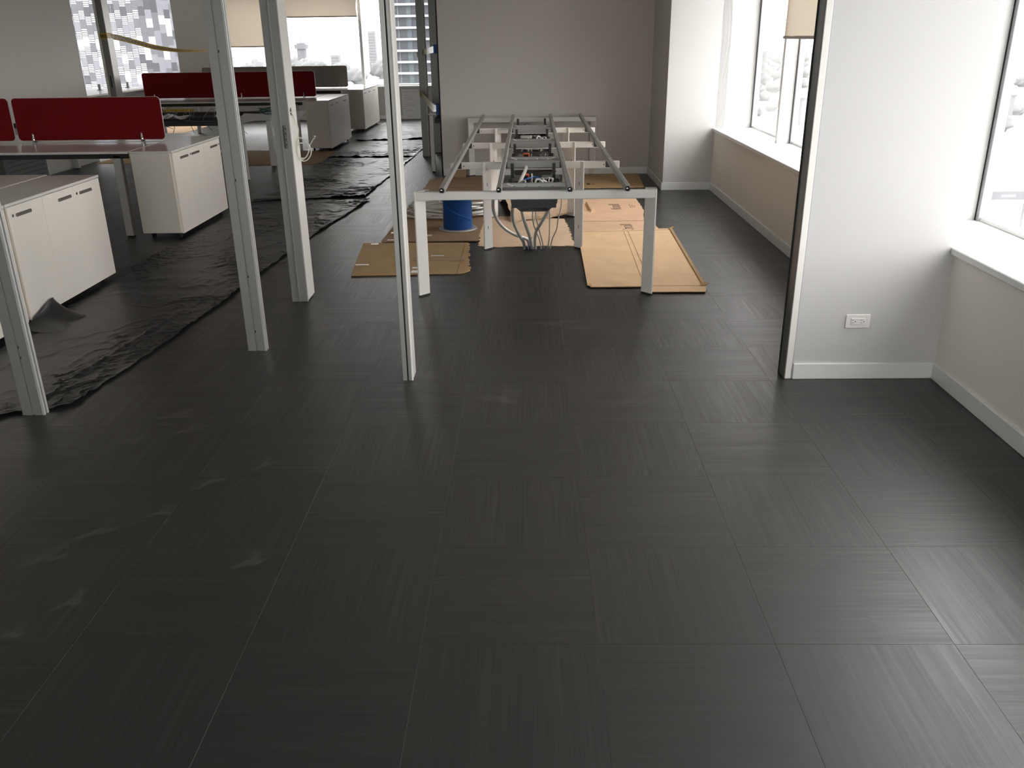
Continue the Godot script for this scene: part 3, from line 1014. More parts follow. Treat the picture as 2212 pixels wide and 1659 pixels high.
	var cords := [["patch_cord", "short blue cord lying in the nearest cable tray", [-0.05, 0.59, -6.62, 0.0, 0.6, -6.66, 0.04, 0.6, -6.72, 0.1, 0.59, -6.7], 0.006, "blue_cord"],
		["grey_conduit", "pale flexible conduit curving up inside the nearest cable tray", [-0.09, 0.55, -6.5, -0.06, 0.6, -6.62, -0.03, 0.64, -6.78, -0.02, 0.66, -6.95], 0.014, "white_metal"],
		["tray_cord", "black cord arching across the nearest cable tray", [-0.1, 0.57, -6.75, 0.0, 0.6, -6.86, 0.1, 0.62, -6.9, 0.21, 0.62, -6.86], 0.006, "dark_steel"]]
	for c in cords:
		var st := st_new()
		tube(st, smooth_path(c[2], 0.015), c[3], 8)
		tag(put(c[0], st, M[c[4]]), c[1], "cable")
	var r := RandomNumberGenerator.new()
	r.seed = 4
	for k in 4:
		var st := st_new()
		var zc: float = [-6.4, -7.75, -9.0, -10.3][k]
		for j in 9:
			var a := r.randf_range(-0.09, 0.15)
			var z := zc + r.randf_range(-0.3, 0.3)
			tube(st, smooth_path([a, 0.50, z, a + r.randf_range(-0.05, 0.05), 0.6 + r.randf() * 0.04, z - 0.06, a + r.randf_range(-0.08, 0.08), 0.58, z - 0.13, a + r.randf_range(-0.1, 0.1), 0.51, z - 0.2], 0.012), r.randf_range(0.004, 0.009), 6)
		var w := put("cable_tangle", st, M.tray_grey if k % 2 else M.white_plastic)
		tag(w, ["pale tangle of loose cables in the nearest cable tray", "grey tangle of loose cables in the second cable tray", "pale tangle of loose cables in the third cable tray", "grey tangle of loose cables in the farthest cable tray"][k], "cables")
		w.set_meta("kind", "stuff")
	# conduits from the tray down to the floor
	var cd := [["thick steel conduit bulging far to the left below the frame", [-0.20, 0.60, -6.28, -0.253, 0.533, -6.300, -0.267, 0.447, -6.375, -0.262, 0.378, -6.450, -0.232, 0.295, -6.525, -0.178, 0.221, -6.600, -0.102, 0.161, -6.675, -0.037, 0.121, -6.750, -0.010, 0.080, -6.825, -0.004, 0.0, -6.900]],
		["thick steel conduit dropping from the left edge of the tray", [-0.112, 0.50, -6.300, -0.126, 0.404, -6.400, -0.123, 0.318, -6.500, -0.104, 0.232, -6.600, -0.072, 0.144, -6.700, -0.048, 0.078, -6.800, -0.04, 0.0, -6.900]],
		["thick straight steel conduit below the middle of the tray", [-0.068, 0.49, -6.350, -0.049, 0.355, -6.460, -0.020, 0.237, -6.570, 0.003, 0.144, -6.680, 0.016, 0.051, -6.790, 0.019, 0.0, -6.900]],
		["thick steel conduit slanting in from the right edge of the tray", [0.168, 0.50, -6.300, 0.134, 0.390, -6.420, 0.087, 0.281, -6.540, 0.054, 0.199, -6.660, 0.043, 0.113, -6.780, 0.045, 0.0, -6.900]]]
	for c in cd:
		var st := st_new()
		tube(st, smooth_path(c[1], 0.0045), 0.0125, 9, 0.17)
		tag(put("steel_conduit", st, M.conduit_steel), c[0], "conduit", "steel conduits from tray to floor")
	var th := [["thin grey cable left of the other thin ones, tray to floor", [0.028, 0.48, -6.350, 0.023, 0.354, -6.460, 0.032, 0.264, -6.570, 0.058, 0.175, -6.680, 0.081, 0.091, -6.790, 0.094, 0.0, -6.900]],
		["thin grey cable second from the left of the four, tray to floor", [0.050, 0.48, -6.350, 0.047, 0.361, -6.460, 0.061, 0.275, -6.570, 0.085, 0.163, -6.680, 0.102, 0.078, -6.790, 0.114, 0.0, -6.900]],
		["thin grey cable hanging nearly straight below the right of the tray", [0.138, 0.48, -6.350, 0.151, 0.366, -6.487, 0.154, 0.244, -6.625, 0.154, 0.116, -6.763, 0.145, 0.0, -6.900]],
		["thin grey cable farthest right, bowing outward to the floor", [0.22, 0.60, -6.28, 0.231, 0.528, -6.300, 0.234, 0.426, -6.420, 0.218, 0.318, -6.540, 0.209, 0.209, -6.660, 0.182, 0.112, -6.780, 0.165, 0.0, -6.900]]]
	for c in th:
		var st := st_new()
		tube(st, smooth_path(c[1], 0.004), 0.0052, 7, 0.12)
		tag(put("thin_cable", st, M.conduit_steel), c[0], "cable", "thin cables from tray to floor")
	var bl := [["blue cable end by the left conduits at the floor hole", [-0.018, 0.1, -6.835, 0.0, 0.049, -6.855, 0.002, 0.0, -6.88]], ["blue cable end in front of the straight conduit at the floor hole", [0.016, 0.11, -6.83, 0.006, 0.05, -6.862, 0.012, 0.0, -6.88]], ["short blue cable end left of the conduits on the floor", [-0.05, 0.045, -6.86, -0.03, 0.03, -6.87, -0.024, 0.0, -6.885]]]
	for c in bl:
		var st := st_new()
		tube(st, smooth_path(c[1], 0.008), 0.0055, 7)
		tag(put("blue_cable_end", st, M.blue_cable), c[0], "cable")

# ---------------------------------------------------------------- cardboard, kraft paper, spool
func ragged(pts: Array, amp: float, sd: int, step := 0.03) -> PackedVector2Array:
	var r := RandomNumberGenerator.new()
	r.seed = sd
	var out := PackedVector2Array()
	for i in pts.size():
		var a := Vector2(pts[i][0], pts[i][1])
		var b := Vector2(pts[(i + 1) % pts.size()][0], pts[(i + 1) % pts.size()][1])
		var rough: float = pts[i][2] if pts[i].size() > 2 else 0.15
		out.append(a)
		var n := int((b - a).length() / step)
		var nn := (b - a).orthogonal().normalized()
		for k in range(1, n):
			out.append(a.lerp(b, float(k) / n) + nn * r.randf_range(-1, 1) * amp * rough)
	return out

func sheet(called: String, label: String, pts: Array, y: float, thick: float, m: Material, sd: int, category := "cardboard", amp := 0.02) -> Node3D:
	var o := thing(called, label, category, Vector3.ZERO)
	var st := st_new()
	prism(st, ragged(pts, amp, sd), y, y + thick)
	put("sheet", st, m, o)
	return o

func strip_on(o: Node3D, called: String, a: Vector2, b: Vector2, w: float, y0: float, y1: float, m: Material) -> void:
	var d := (b - a).normalized()
	var n := d.orthogonal() * w * 0.5
	var st := st_new()
	prism(st, PackedVector2Array([a + n, b + n, b - n, a - n]), y0, y1)
	put(called, st, m, o)

func printed(o: Node3D, text: String, at: Vector3, turn: float, size: float, m: Material, sx := 1.0) -> void:
	var tm := TextMesh.new()
	tm.text = text
	tm.font_size = 64
	tm.pixel_size = size / 64.0
	tm.depth = 0.0006
	var f := SystemFont.new()
	f.font_names = PackedStringArray(["Droid Sans"])
	tm.font = f
	tm.material = m
	var i := MeshInstance3D.new()
	i.mesh = tm
	i.name = "print"
	o.add_child(i, true)
	i.transform = Transform3D(Basis(Vector3.UP, turn) * Basis(Vector3.RIGHT, -PI / 2) * Basis.from_scale(V(sx, 1, 1)), at)

func floor_litter() -> void:
	var y := 0.002
	# right hand stack
	var e := sheet("cardboard_sheet", "pinkish flattened carton with an upside-down maker's name, behind the front right leg", [[0.49, -7.97, 0.1], [0.561, -9.26, 0.4], [1.112, -9.24, 0.3], [1.118, -8.47, 0.4], [1.052, -7.976, 0.1]], y, 0.006, M.card_pink, 2)
	printed(e, "Knoll", V(0.857, y + 0.0065, -8.68), PI / 2, 0.135, M.print_ink)
	for k in 3:
		put("print", box_st(V(1.0 + k * 0.022, y + 0.006, -8.80 + 0.03 * k), V(1.012 + k * 0.022, y + 0.0066, -8.6 - 0.02 * k)), M.card_brown, e)
	var d := sheet("cardboard_sheet", "pinkish flattened carton half hidden under the pale open carton", [[0.47, -7.95, 0.1], [1.05, -7.958, 0.2], [1.13, -7.79, 0.2], [1.15, -7.3, 0.1], [0.45, -7.2, 0.2]], y, 0.006, M.card_pink, 3)
	printed(d, "Knoll", V(0.872, y + 0.0065, -7.675), PI / 2, 0.135, M.print_ink)
	var c := sheet("cardboard_carton", "large pale flattened carton at the front right leg, corners crushed", [[0.398, -5.76, 0.2], [0.412, -5.706, 0.1], [0.815, -5.706, 0.1], [0.815, -5.574, 0.1], [1.165, -5.568, 0.1], [1.195, -5.705, 0.2], [1.238, -7.58, 0.2], [0.455, -7.5, 0.3], [0.428, -6.924, 0.3]], y + 0.007, 0.007, M.card_light, 4)
	var yc := y + 0.014
	for s in [[Vector2(0.822, -7.48), Vector2(0.782, -5.71), 0.007, "score_ridge"], [Vector2(0.856, -7.5), Vector2(0.83, -5.71), 0.005, "score_ridge"], [Vector2(0.447, -7.46), Vector2(0.420, -5.72), 0.006, "score_ridge"]]:
		strip_on(c, s[3], s[0], s[1], s[2], yc - 0.001, yc + 0.003, M.card_light)
	strip_on(c, "score_line", Vector2(0.80, -5.70), Vector2(1.17, -5.70), 0.006, yc - 0.001, yc + 0.0012, M.card_edge)
	strip_on(c, "score_line", Vector2(0.46, -7.46), Vector2(1.22, -7.52), 0.006, yc - 0.001, yc + 0.0012, M.card_edge)
	strip_on(c, "side_flap", Vector2(1.236, -7.57), Vector2(1.180, -5.72), 0.022, yc - 0.002, yc + 0.008, M.card_brown)
	strip_on(c, "side_flap", Vector2(0.425, -7.2), Vector2(0.405, -5.74), 0.026, yc - 0.004, yc + 0.008, M.card_light)
	for q in [[1.24, -7.55, 0.5], [1.19, -5.72, 0.9], [1.175, -5.705, -0.4]]:
		put("crushed_corner", box_st(V(-0.025, 0, -0.014), V(0.025, 0.012, 0.014), 0.003, Transform3D(Basis(Vector3.UP, q[2]) * Basis(Vector3.BACK, 0.3), V(q[0], yc, q[1]))), M.card_brown, c)
	var f := sheet("cardboard_sheet", "wide brown flattened carton lying against the back wall on the right", [[0.62, -10.9, 0.2], [1.345, -10.88, 0.2], [1.29, -9.86, 0.3], [0.60, -9.85, 0.2]], y, 0.006, M.card_brown, 5)
	put("print", box_st(V(0.66, y + 0.006, -10.16), V(0.70, y + 0.0066, -10.06), 0.0, Transform3D(Basis(Vector3.UP, 0.0), Vector3.ZERO)), M.print_ink, f)
	put("print", box_st(V(0.71, y + 0.006, -10.10), V(0.75, y + 0.0066, -10.07)), M.print_ink, f)
	# left hand sheets
	var a := sheet("cardboard_sheet", "brown flattened carton with torn right edge, in front of the cable spool", [[-1.294, -6.083, 0.15], [-1.394, -7.14, 0.1], [-0.516, -7.13, 0.8], [-0.437, -6.208, 0.9], [-0.501, -6.12, 0.1]], y, 0.006, M.card_brown, 6)
	for l in [[-1.32, -7.12, 0.06, 0.04], [-1.32, -6.41, 0.10, 0.028], [-0.875, -6.31, 0.07, 0.045], [-0.87, -6.21, 0.065, 0.07], [-0.775, -6.68, 0.105, 0.03]]:
		put("label", box_st(V(l[0], y + 0.0055, l[1]), V(l[0] + l[2], y + 0.0066, l[1] + l[3])), M.label_white, a)
	for l in [[-1.1, -6.6, 0.5, 0.012], [-0.9, -6.52, 0.4, 0.02], [-0.62, -6.5, 0.12, 0.03]]:
		put("scuff", box_st(V(l[0], y + 0.0057, l[1]), V(l[0] + l[2], y + 0.0064, l[1] + l[3])), M.card_dark, a)
	strip_on(a, "score_line", Vector2(-0.535, -7.1), Vector2(-0.53, -6.12), 0.008, y + 0.005, y + 0.0068, M.card_edge)
	var b := sheet("cardboard_sheet", "dark brown flattened carton under the blue cable spool", [[-1.245, -7.16, 0.1], [-1.20, -9.9, 0.2], [-0.40, -9.9, 0.3], [-0.434, -7.165, 0.2]], y + 0.007, 0.008, M.card_dark, 7)
	for l in [[-1.21, -7.52, 0.05, 0.05], [-1.2, -7.62, 0.05, 0.03], [-1.2, -7.22, 0.14, 0.02], [-0.9, -7.4, 0.06, 0.05], [-1.17, -9.78, 0.05, 0.06], [-1.15, -9.5, 0.05, 0.06]]:
		put("label", box_st(V(l[0], y + 0.0145, l[1]), V(l[0] + l[2], y + 0.0157, l[1] + l[3])), M.label_white, b)
	var g := sheet("cardboard_sheet", "brown flattened carton at the left foot of the back wall", [[-1.19, -9.96, 0.2], [-1.20, -10.62, 0.3], [-0.95, -10.74, 0.3], [-0.36, -10.86, 0.3], [-0.36, -9.98, 0.2]], y, 0.006, M.card_dark, 8)
	put("raised_flap", box_st(V(-0.09, 0, -0.003), V(0.09, 0.11, 0.003), 0.001, Transform3D(Basis(Vector3.RIGHT, -0.25), V(-0.86, y + 0.004, -10.74))), M.card_dark, g)
	# kraft paper below the frame
	var k1 := sheet("kraft_paper", "torn flat sheet of brown kraft paper beneath the cables", [[-0.418, -7.013, 0.9], [-0.444, -7.801, 0.7], [-0.38, -8.3, 0.4], [0.33, -8.109, 1.0], [0.372, -6.985, 0.7], [0.064, -6.993, 0.4], [-0.263, -6.955, 0.6]], y, 0.002, M.kraft, 9, "paper", 0.014)
	var st := SurfaceTool.new()
	st.begin(Mesh.PRIMITIVE_TRIANGLES)
	st.set_smooth_group(0)
	var ns := FastNoiseLite.new()
	ns.seed = 8
	ns.frequency = 2.2
	var pf := func(i: int, j: int) -> Vector3:
		var u := i / 30.0
		var v := j / 24.0
		var x := lerpf(lerpf(-0.16, -0.33, v), 0.40, u) + 0.02 * ns.get_noise_2d(j * 1.7, i * 0.3) * (1.0 if i == 0 or i == 30 else 0.0)
		var z := -7.98 - v * 1.22 - u * 0.22 * (1.0 - v) + 0.02 * ns.get_noise_1d(i * 0.9 + 40)
		var lift := 0.10 * pow(sin(clampf(1.0 - u * 2.2, 0, 1) * PI * 0.5), 2.0) * sin(PI * clampf(v * 1.2, 0, 1)) + 0.035 * pow(u, 6.0) * (1.0 - v) + 0.012 * (ns.get_noise_2d(u * 3.0, v * 3.0) + 0.5)
		return V(x, 0.006 + lift, z)
	for i in 30:
		for j in 24:
			quad(st, pf.call(i, j), pf.call(i + 1, j), pf.call(i + 1, j + 1), pf.call(i, j + 1), Vector3.UP)
	tag(put("kraft_paper", st, M.kraft_shade), "crumpled sheet of kraft paper arching up behind the flat torn one", "paper")
	var tn := sheet("torn_paper", "small torn twist of kraft paper beside the middle right leg", [[0.47, -8.32, 0.8], [0.5, -8.62, 0.8], [0.62, -8.6, 0.8], [0.66, -8.36, 0.8]], y + 0.006, 0.002, M.kraft, 12, "paper")
	for q in [[0.52, -8.46, 0.5, 0.7], [0.57, -8.5, -0.6, 0.9], [0.6, -8.42, 1.4, 0.6]]:
		var s2 := st_new()
		var xf := Transform3D(Basis(Vector3.UP, q[2]), V(q[0], y + 0.008, q[1]))
		tri(s2, xf * V(-0.05, 0, 0), xf * V(0.05, 0, 0.01), xf * V(0.0, 0.1 * q[3], 0.03), Vector3.BACK)
		tri(s2, xf * V(-0.05, 0, -0.001), xf * V(0.05, 0, 0.009), xf * V(0.0, 0.1 * q[3], 0.029), Vector3.FORWARD)
		put("curl", s2, M.card_light, tn)
	# blue spool
	var o := thing("cable_spool", "blue network cable wound on a round spool standing on dark cardboard", "cable spool", V(-0.636, y + 0.0155, -7.65))
	st = st_new()
	lathe(st, [Vector2(0, 0), Vector2(0.168, 0), Vector2(0.170, 0.004), Vector2(0.168, 0.010), Vector2(0.0, 0.010)], 40)
	put("bottom_flange", st, M.frame_grey, o)
	st = st_new()
	lathe(st, [Vector2(0, 0.292), Vector2(0.158, 0.292), Vector2(0.158, 0.300), Vector2(0.0, 0.300)], 40)
	put("top_flange", st, M.dark_steel, o)
	st = st_new()
	var prof := [Vector2(0.05, 0.010)]
	for k in range(0, 47):
		prof.append(Vector2(0.1265, 0.011 + k * 0.006))
		prof.append(Vector2(0.1295, 0.014 + k * 0.006))
	prof.append(Vector2(0.05, 0.291))
	lathe(st, prof, 40)
	put("winding", st, M.blue_cable, o)
	st = st_new()
	var lp := []
	for k in 16:
		var an := lerpf(2.6, 0.35, k / 15.0)
		lp.append_array([cos(an) * 0.132, 0.24 - 0.155 * pow(k / 15.0, 0.8), sin(an) * 0.132])
	tube(st, smooth_path(lp, 0.01), 0.003, 6)
	put("loose_end", st, M.blue_cord, o)
	# heap of flexible conduit behind the spool
	var r := RandomNumberGenerator.new()
	r.seed = 77
	for k in 7:
		st = st_new()
		var pts := []
		var cx := -0.78 + r.randf_range(-0.03, 0.05)
		var cz := -8.22 + r.randf_range(-0.06, 0.06)
		var rx := r.randf_range(0.26, 0.40)
		var rz := r.randf_range(0.16, 0.24)
		var yy := 0.032 + k * 0.019
		for j in 15:
			var an := TAU * j / 13.0 + k
			pts.append_array([cx + cos(an) * rx, yy + 0.012 * sin(an * 2.0 + k) + j * 0.0015, cz + sin(an) * rz])
		tube(st, smooth_path(pts, 0.006), 0.0125, 8, 0.16)
		tag(put("conduit_coil", st, M.conduit_steel), ["lowest", "second lowest", "third", "middle", "fifth", "second highest", "topmost"][k] + " loop of flexible steel conduit in the heap behind the blue spool", "conduit", "loops of flexible conduit heaped behind the spool")
	st = st_new()
	tube(st, smooth_path([-1.0, 0.09, -8.05, -0.985, 0.16, -8.08, -0.98, 0.21, -8.1, -0.95, 0.235, -8.16, -0.9, 0.20, -8.2, -0.84, 0.17, -8.15], 0.006), 0.0125, 8, 0.16)
	tag(put("conduit_coil", st, M.conduit_steel), "bent end of flexible conduit standing up out of the heap left of the spool", "conduit")
	# strewn scraps by the far cabinet row
	st = st_new()
	tube(st, smooth_path([-3.33, 0.006, -11.95, -3.2, 0.01, -11.8, -3.13, 0.03, -11.75, -3.1, 0.012, -11.5, -3.02, 0.03, -11.3, -3.12, 0.02, -11.15, -3.16, 0.05, -11.35, -3.04, 0.01, -11.45], 0.02), 0.004, 6)
	tag(put("wire_scrap", st, M.cable_white), "thin pale scrap of wire curled on the floor before the far brown sheet", "wire")

# ---------------------------------------------------------------- black plastic sheet
func plastic_sheet(label: String, ls: Array, rs: Array, nu: int, nv: int, lift: float, sd: int) -> Node3D:
	# ls and rs are the left and right edges, as x, z pairs, from near to far
	var n := FastNoiseLite.new()
	n.seed = sd
	n.frequency = 1.0
	n.fractal_octaves = 3
	var n2 := FastNoiseLite.new()
	n2.seed = sd + 9
	n2.frequency = 1.0
	var along := func(a: Array, t: float) -> Vector2:
		var m := a.size() - 1
		var k := mini(int(t * m), m - 1)
		return Vector2(a[k][0], a[k][1]).lerp(Vector2(a[k + 1][0], a[k + 1][1]), t * m - k)
	var grid := []
	for j in nv + 1:
		var row := PackedVector3Array()
		var v := float(j) / nv
		var a: Vector2 = along.call(ls, v)
		var b: Vector2 = along.call(rs, v)
		for i in nu + 1:
			var u := float(i) / nu
			var p := a.lerp(b, u)
			var wob := n2.get_noise_2d(p.x * 2.5, p.y * 2.0)
			var f1 := n.get_noise_2d(p.x * 0.9 + wob * 1.4, p.y * 3.4 + p.x * 1.4 + wob * 1.2)
			var f2 := n.get_noise_2d(p.x * 2.0 + 50, p.y * 8.0 - p.x * 2.5 + wob)
			var mask := clampf(0.35 + 1.6 * n2.get_noise_2d(p.x * 1.1 + 30, p.y * 0.8), 0.05, 1.0)
			var f3 := n.get_noise_2d(p.x * 1.1 + p.y * 0.9 + 80, p.y * 0.5 - p.x * 1.2)
			var h := 0.012 * mask * pow(1.0 - absf(f1) * 1.5, 4.0) if absf(f1) < 0.66 else 0.0
			h += 0.006 * pow(maxf(0.0, 1.0 - absf(f3) * 9.0), 2.0) + 0.0014 * mask * maxf(0.0, 1.0 - absf(f2) * 2.2) + 0.004 * (n2.get_noise_2d(p.x * 1.2 + 9, p.y * 3.0) + 0.5)
			var er := (1.0 - u) * (b - a).length()
			h += 0.007 * exp(-pow((er - 0.2) / 0.012, 2.0)) * clampf((p.y + 6.0) * 2.0, 0, 1)
			h += 0.006 * exp(-er / 0.012)
			h += lift * exp(-v * nv / 2.5) * (0.55 + 0.9 * n2.get_noise_1d(p.x * 4.0))
			p += Vector2(n2.get_noise_1d(p.y * 5.0) * 0.02 * float(u == 1.0 or u == 0.0), n2.get_noise_1d(p.x * 5.0 + 20) * 0.05 * float(j == 0))
			row.append(V(p.x, 0.003 + h, p.y))
		grid.append(row)
	var st := SurfaceTool.new()
	st.begin(Mesh.PRIMITIVE_TRIANGLES)
	st.set_smooth_group(0)
	for j in nv:
		for i in nu:
			quad(st, grid[j][i], grid[j][i + 1], grid[j + 1][i + 1], grid[j + 1][i], Vector3.UP)
	var o := thing("plastic_sheet", label, "plastic sheet", Vector3.ZERO)
	put("sheet", st, M.black_plastic, o)
	return o

func plastic() -> void:
	var a := plastic_sheet("black plastic sheet nearest the camera, running along the white cabinets", [[-2.98, -3.35], [-2.99, -4.8], [-3.03, -6.2], [-3.0, -7.4], [-2.97, -8.6], [-2.93, -9.3]], [[-2.17, -3.72], [-2.08, -4.6], [-2.02, -5.3], [-1.97, -6.3], [-1.90, -7.4], [-1.70, -9.28]], 80, 460, 0.006, 3)
	# the corner that is thrown up against the cabinet front
	var st := SurfaceTool.new()
	st.begin(Mesh.PRIMITIVE_TRIANGLES)
	st.set_smooth_group(0)
	var f := func(i: int, j: int) -> Vector3:
		var u := i / 16.0
		var v := j / 8.0
		var zz := lerpf(-4.80, -5.18, u)
		var top := 0.03 + 0.105 * pow(u, 0.9) if u < 0.93 else 0.128 - (u - 0.93) * 0.9
		var y := 0.006 + top * v
		return V(-2.955 + 0.03 * sin(u * 9.0) * (1.0 - v) + 0.14 * (1.0 - v) * (1.0 - v) - 0.02 * v, y, zz)
	for i in 16:
		for j in 8:
			quad(st, f.call(i, j), f.call(i + 1, j), f.call(i + 1, j + 1), f.call(i, j + 1), Vector3.RIGHT)
	put("turned_up_corner", st, M.black_plastic, a)
	plastic_sheet("black plastic sheet in the middle of the aisle, its near edge curled up", [[-2.95, -9.15], [-2.90, -11.2], [-2.89, -13.0]], [[-1.79, -9.42], [-1.735, -10.8], [-1.65, -13.1]], 50, 260, 0.032, 14)
	plastic_sheet("black plastic sheet third along the aisle, with a bright rolled left edge", [[-2.9, -12.75], [-2.9, -13.9], [-2.92, -14.95]], [[-1.68, -12.75], [-1.63, -13.9], [-1.60, -15.1]], 44, 150, 0.04, 23)
	plastic_sheet("black plastic sheet farthest down the aisle, reaching the far window wall", [[-2.9, -14.88], [-2.92, -17.0], [-2.93, -18.5]], [[-1.6, -15.05], [-1.6, -17.0], [-1.6, -18.5]], 40, 200, 0.035, 31)

# ---------------------------------------------------------------- workstations
func cabinet(label: String, z0: float, z1: float, doors: Array, top_y := 0.745) -> Node3D:
	# z0 near, z1 far; doors as [near z, far z, handle near, handle far, lock z or 0]
	var xl := -3.35
	var xr := -2.995
	var o := thing("cabinet", label, "cabinet", V(xr, 0, z0))
	var w := xl - xr
	var d := z1 - z0
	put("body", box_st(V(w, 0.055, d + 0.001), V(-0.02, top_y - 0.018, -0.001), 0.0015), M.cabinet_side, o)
	put("top", box_st(V(w, top_y - 0.017, d), V(0.001, top_y, 0), 0.002), M.laminate, o)
	for dr in doors:
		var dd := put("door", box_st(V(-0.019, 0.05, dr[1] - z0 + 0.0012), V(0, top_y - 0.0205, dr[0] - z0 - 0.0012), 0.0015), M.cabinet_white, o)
		put("handle", box_st(V(-0.001, 0.660, dr[3] - z0), V(0.009, 0.680, dr[2] - z0), 0.004), M.handle_grey, dd)
		if dr[4] != 0:
			var ls := st_new()
			tube(ls, PackedVector3Array([V(-0.001, 0.674, dr[4] - z0), V(0.004, 0.674, dr[4] - z0)]), 0.0095, 14)
			put("lock", ls, M.chrome, dd)
			put("keyhole", box_st(V(0.004, 0.668, dr[4] - z0 - 0.0015), V(0.0047, 0.68, dr[4] - z0 + 0.0015)), M.slot_black, dd)
	for p in [[-0.06, -0.08], [w + 0.06, -0.08], [-0.06, d + 0.08], [w + 0.06, d + 0.08]]:
		var cs := st_new()
		tube(cs, PackedVector3Array([V(p[0] - 0.011, 0.025, p[1]), V(p[0] + 0.011, 0.025, p[1])]), 0.025, 14)
		bx(cs, V(p[0] - 0.013, 0.03, p[1] - 0.014), V(p[0] + 0.013, 0.056, p[1] + 0.014), 0.002)
		put("castor", cs, M.black_rubber, o)
	return o

func screen_mesh(w: float, h: float, r: float) -> SurfaceTool:
	var poly := PackedVector2Array()
	for c in [[w - r, r, -PI / 2], [w - r, h - r, 0.0], [r, h - r, PI / 2], [r, r, PI]]:
		for k in 9:
			var a: float = c[2] + PI / 2 * k / 8.0
			poly.append(Vector2(c[0] + r * cos(a), c[1] + r * sin(a)))
	var st := st_new()
	# stand the prism up: polygon x,z -> x,y
	prism(st, poly, -0.008, 0.008, Transform3D(Basis(Vector3.RIGHT, Vector3.FORWARD, Vector3.UP), Vector3.ZERO))
	return st

func desk_screen(label: String, x0: float, x1: float, y: float, z: float, h: float, m: Material, clamps: Array, group: String) -> void:
	var o := thing("desk_screen", label, "desk screen", V(x0, y, z), group)
	var body := put("panel", screen_mesh(x1 - x0, h, 0.035), m, o)
	var rim := put("edge_trim", screen_mesh(x1 - x0 + 0.006, h + 0.006, 0.038), M.bench_grey, o)
	rim.position = V(-0.003, -0.003, 0)
	rim.scale = V(1, 1, 0.72)
	body.position = Vector3.ZERO
	for cx in clamps:
		var st := st_new()
		var x: float = cx - x0
		for s in [1.0, -1.0]:
			var zc: float = 0.017 * s
			for p in [[0.0, 0.016, 0.075, 0.009]]:
				tube(st, PackedVector3Array([V(x, -y + 0.751, zc), V(x, 0.03, zc)]), 0.013, 12)
				tube(st, PackedVector3Array([V(x, 0.03, zc), V(x, 0.062, zc * 0.8)]), 0.0095, 12)
		put("clamp", st, M.chrome, o)

func desk(label: String, x0: float, x1: float, z0: float, legs: Array) -> Node3D:
	var o := thing("bench_desk", label, "desk", V(x0, 0, z0))
	var w := x1 - x0
	put("desktop", box_st(V(0, 0.725, -0.72), V(w, 0.745, 0), 0.003), M.laminate, o)
	put("desktop", box_st(V(0, 0.725, -1.5), V(w, 0.745, -0.78), 0.003), M.laminate, o)
	for z in [-0.1, -1.42]:
		put("support_rail", box_st(V(0.02, 0.675, z - 0.03), V(w - 0.05, 0.724, z), 0.002), M.dark_steel, o)
	for l in legs:
		for z in [-0.13, -1.4]:
			put("leg", box_st(V(l - 0.032, 0.01, z - 0.03), V(l + 0.032, 0.7, z + 0.03), 0.003), M.bench_grey, o)
			put("foot", box_st(V(l - 0.025, 0, z - 0.02), V(l + 0.025, 0.01, z + 0.02)), M.black_rubber, o)
	put("cable_tray", box_st(V(0.1, 0.69, -0.8), V(w - 0.1, 0.722, -0.7), 0.004), M.dark_steel, o)
	return o

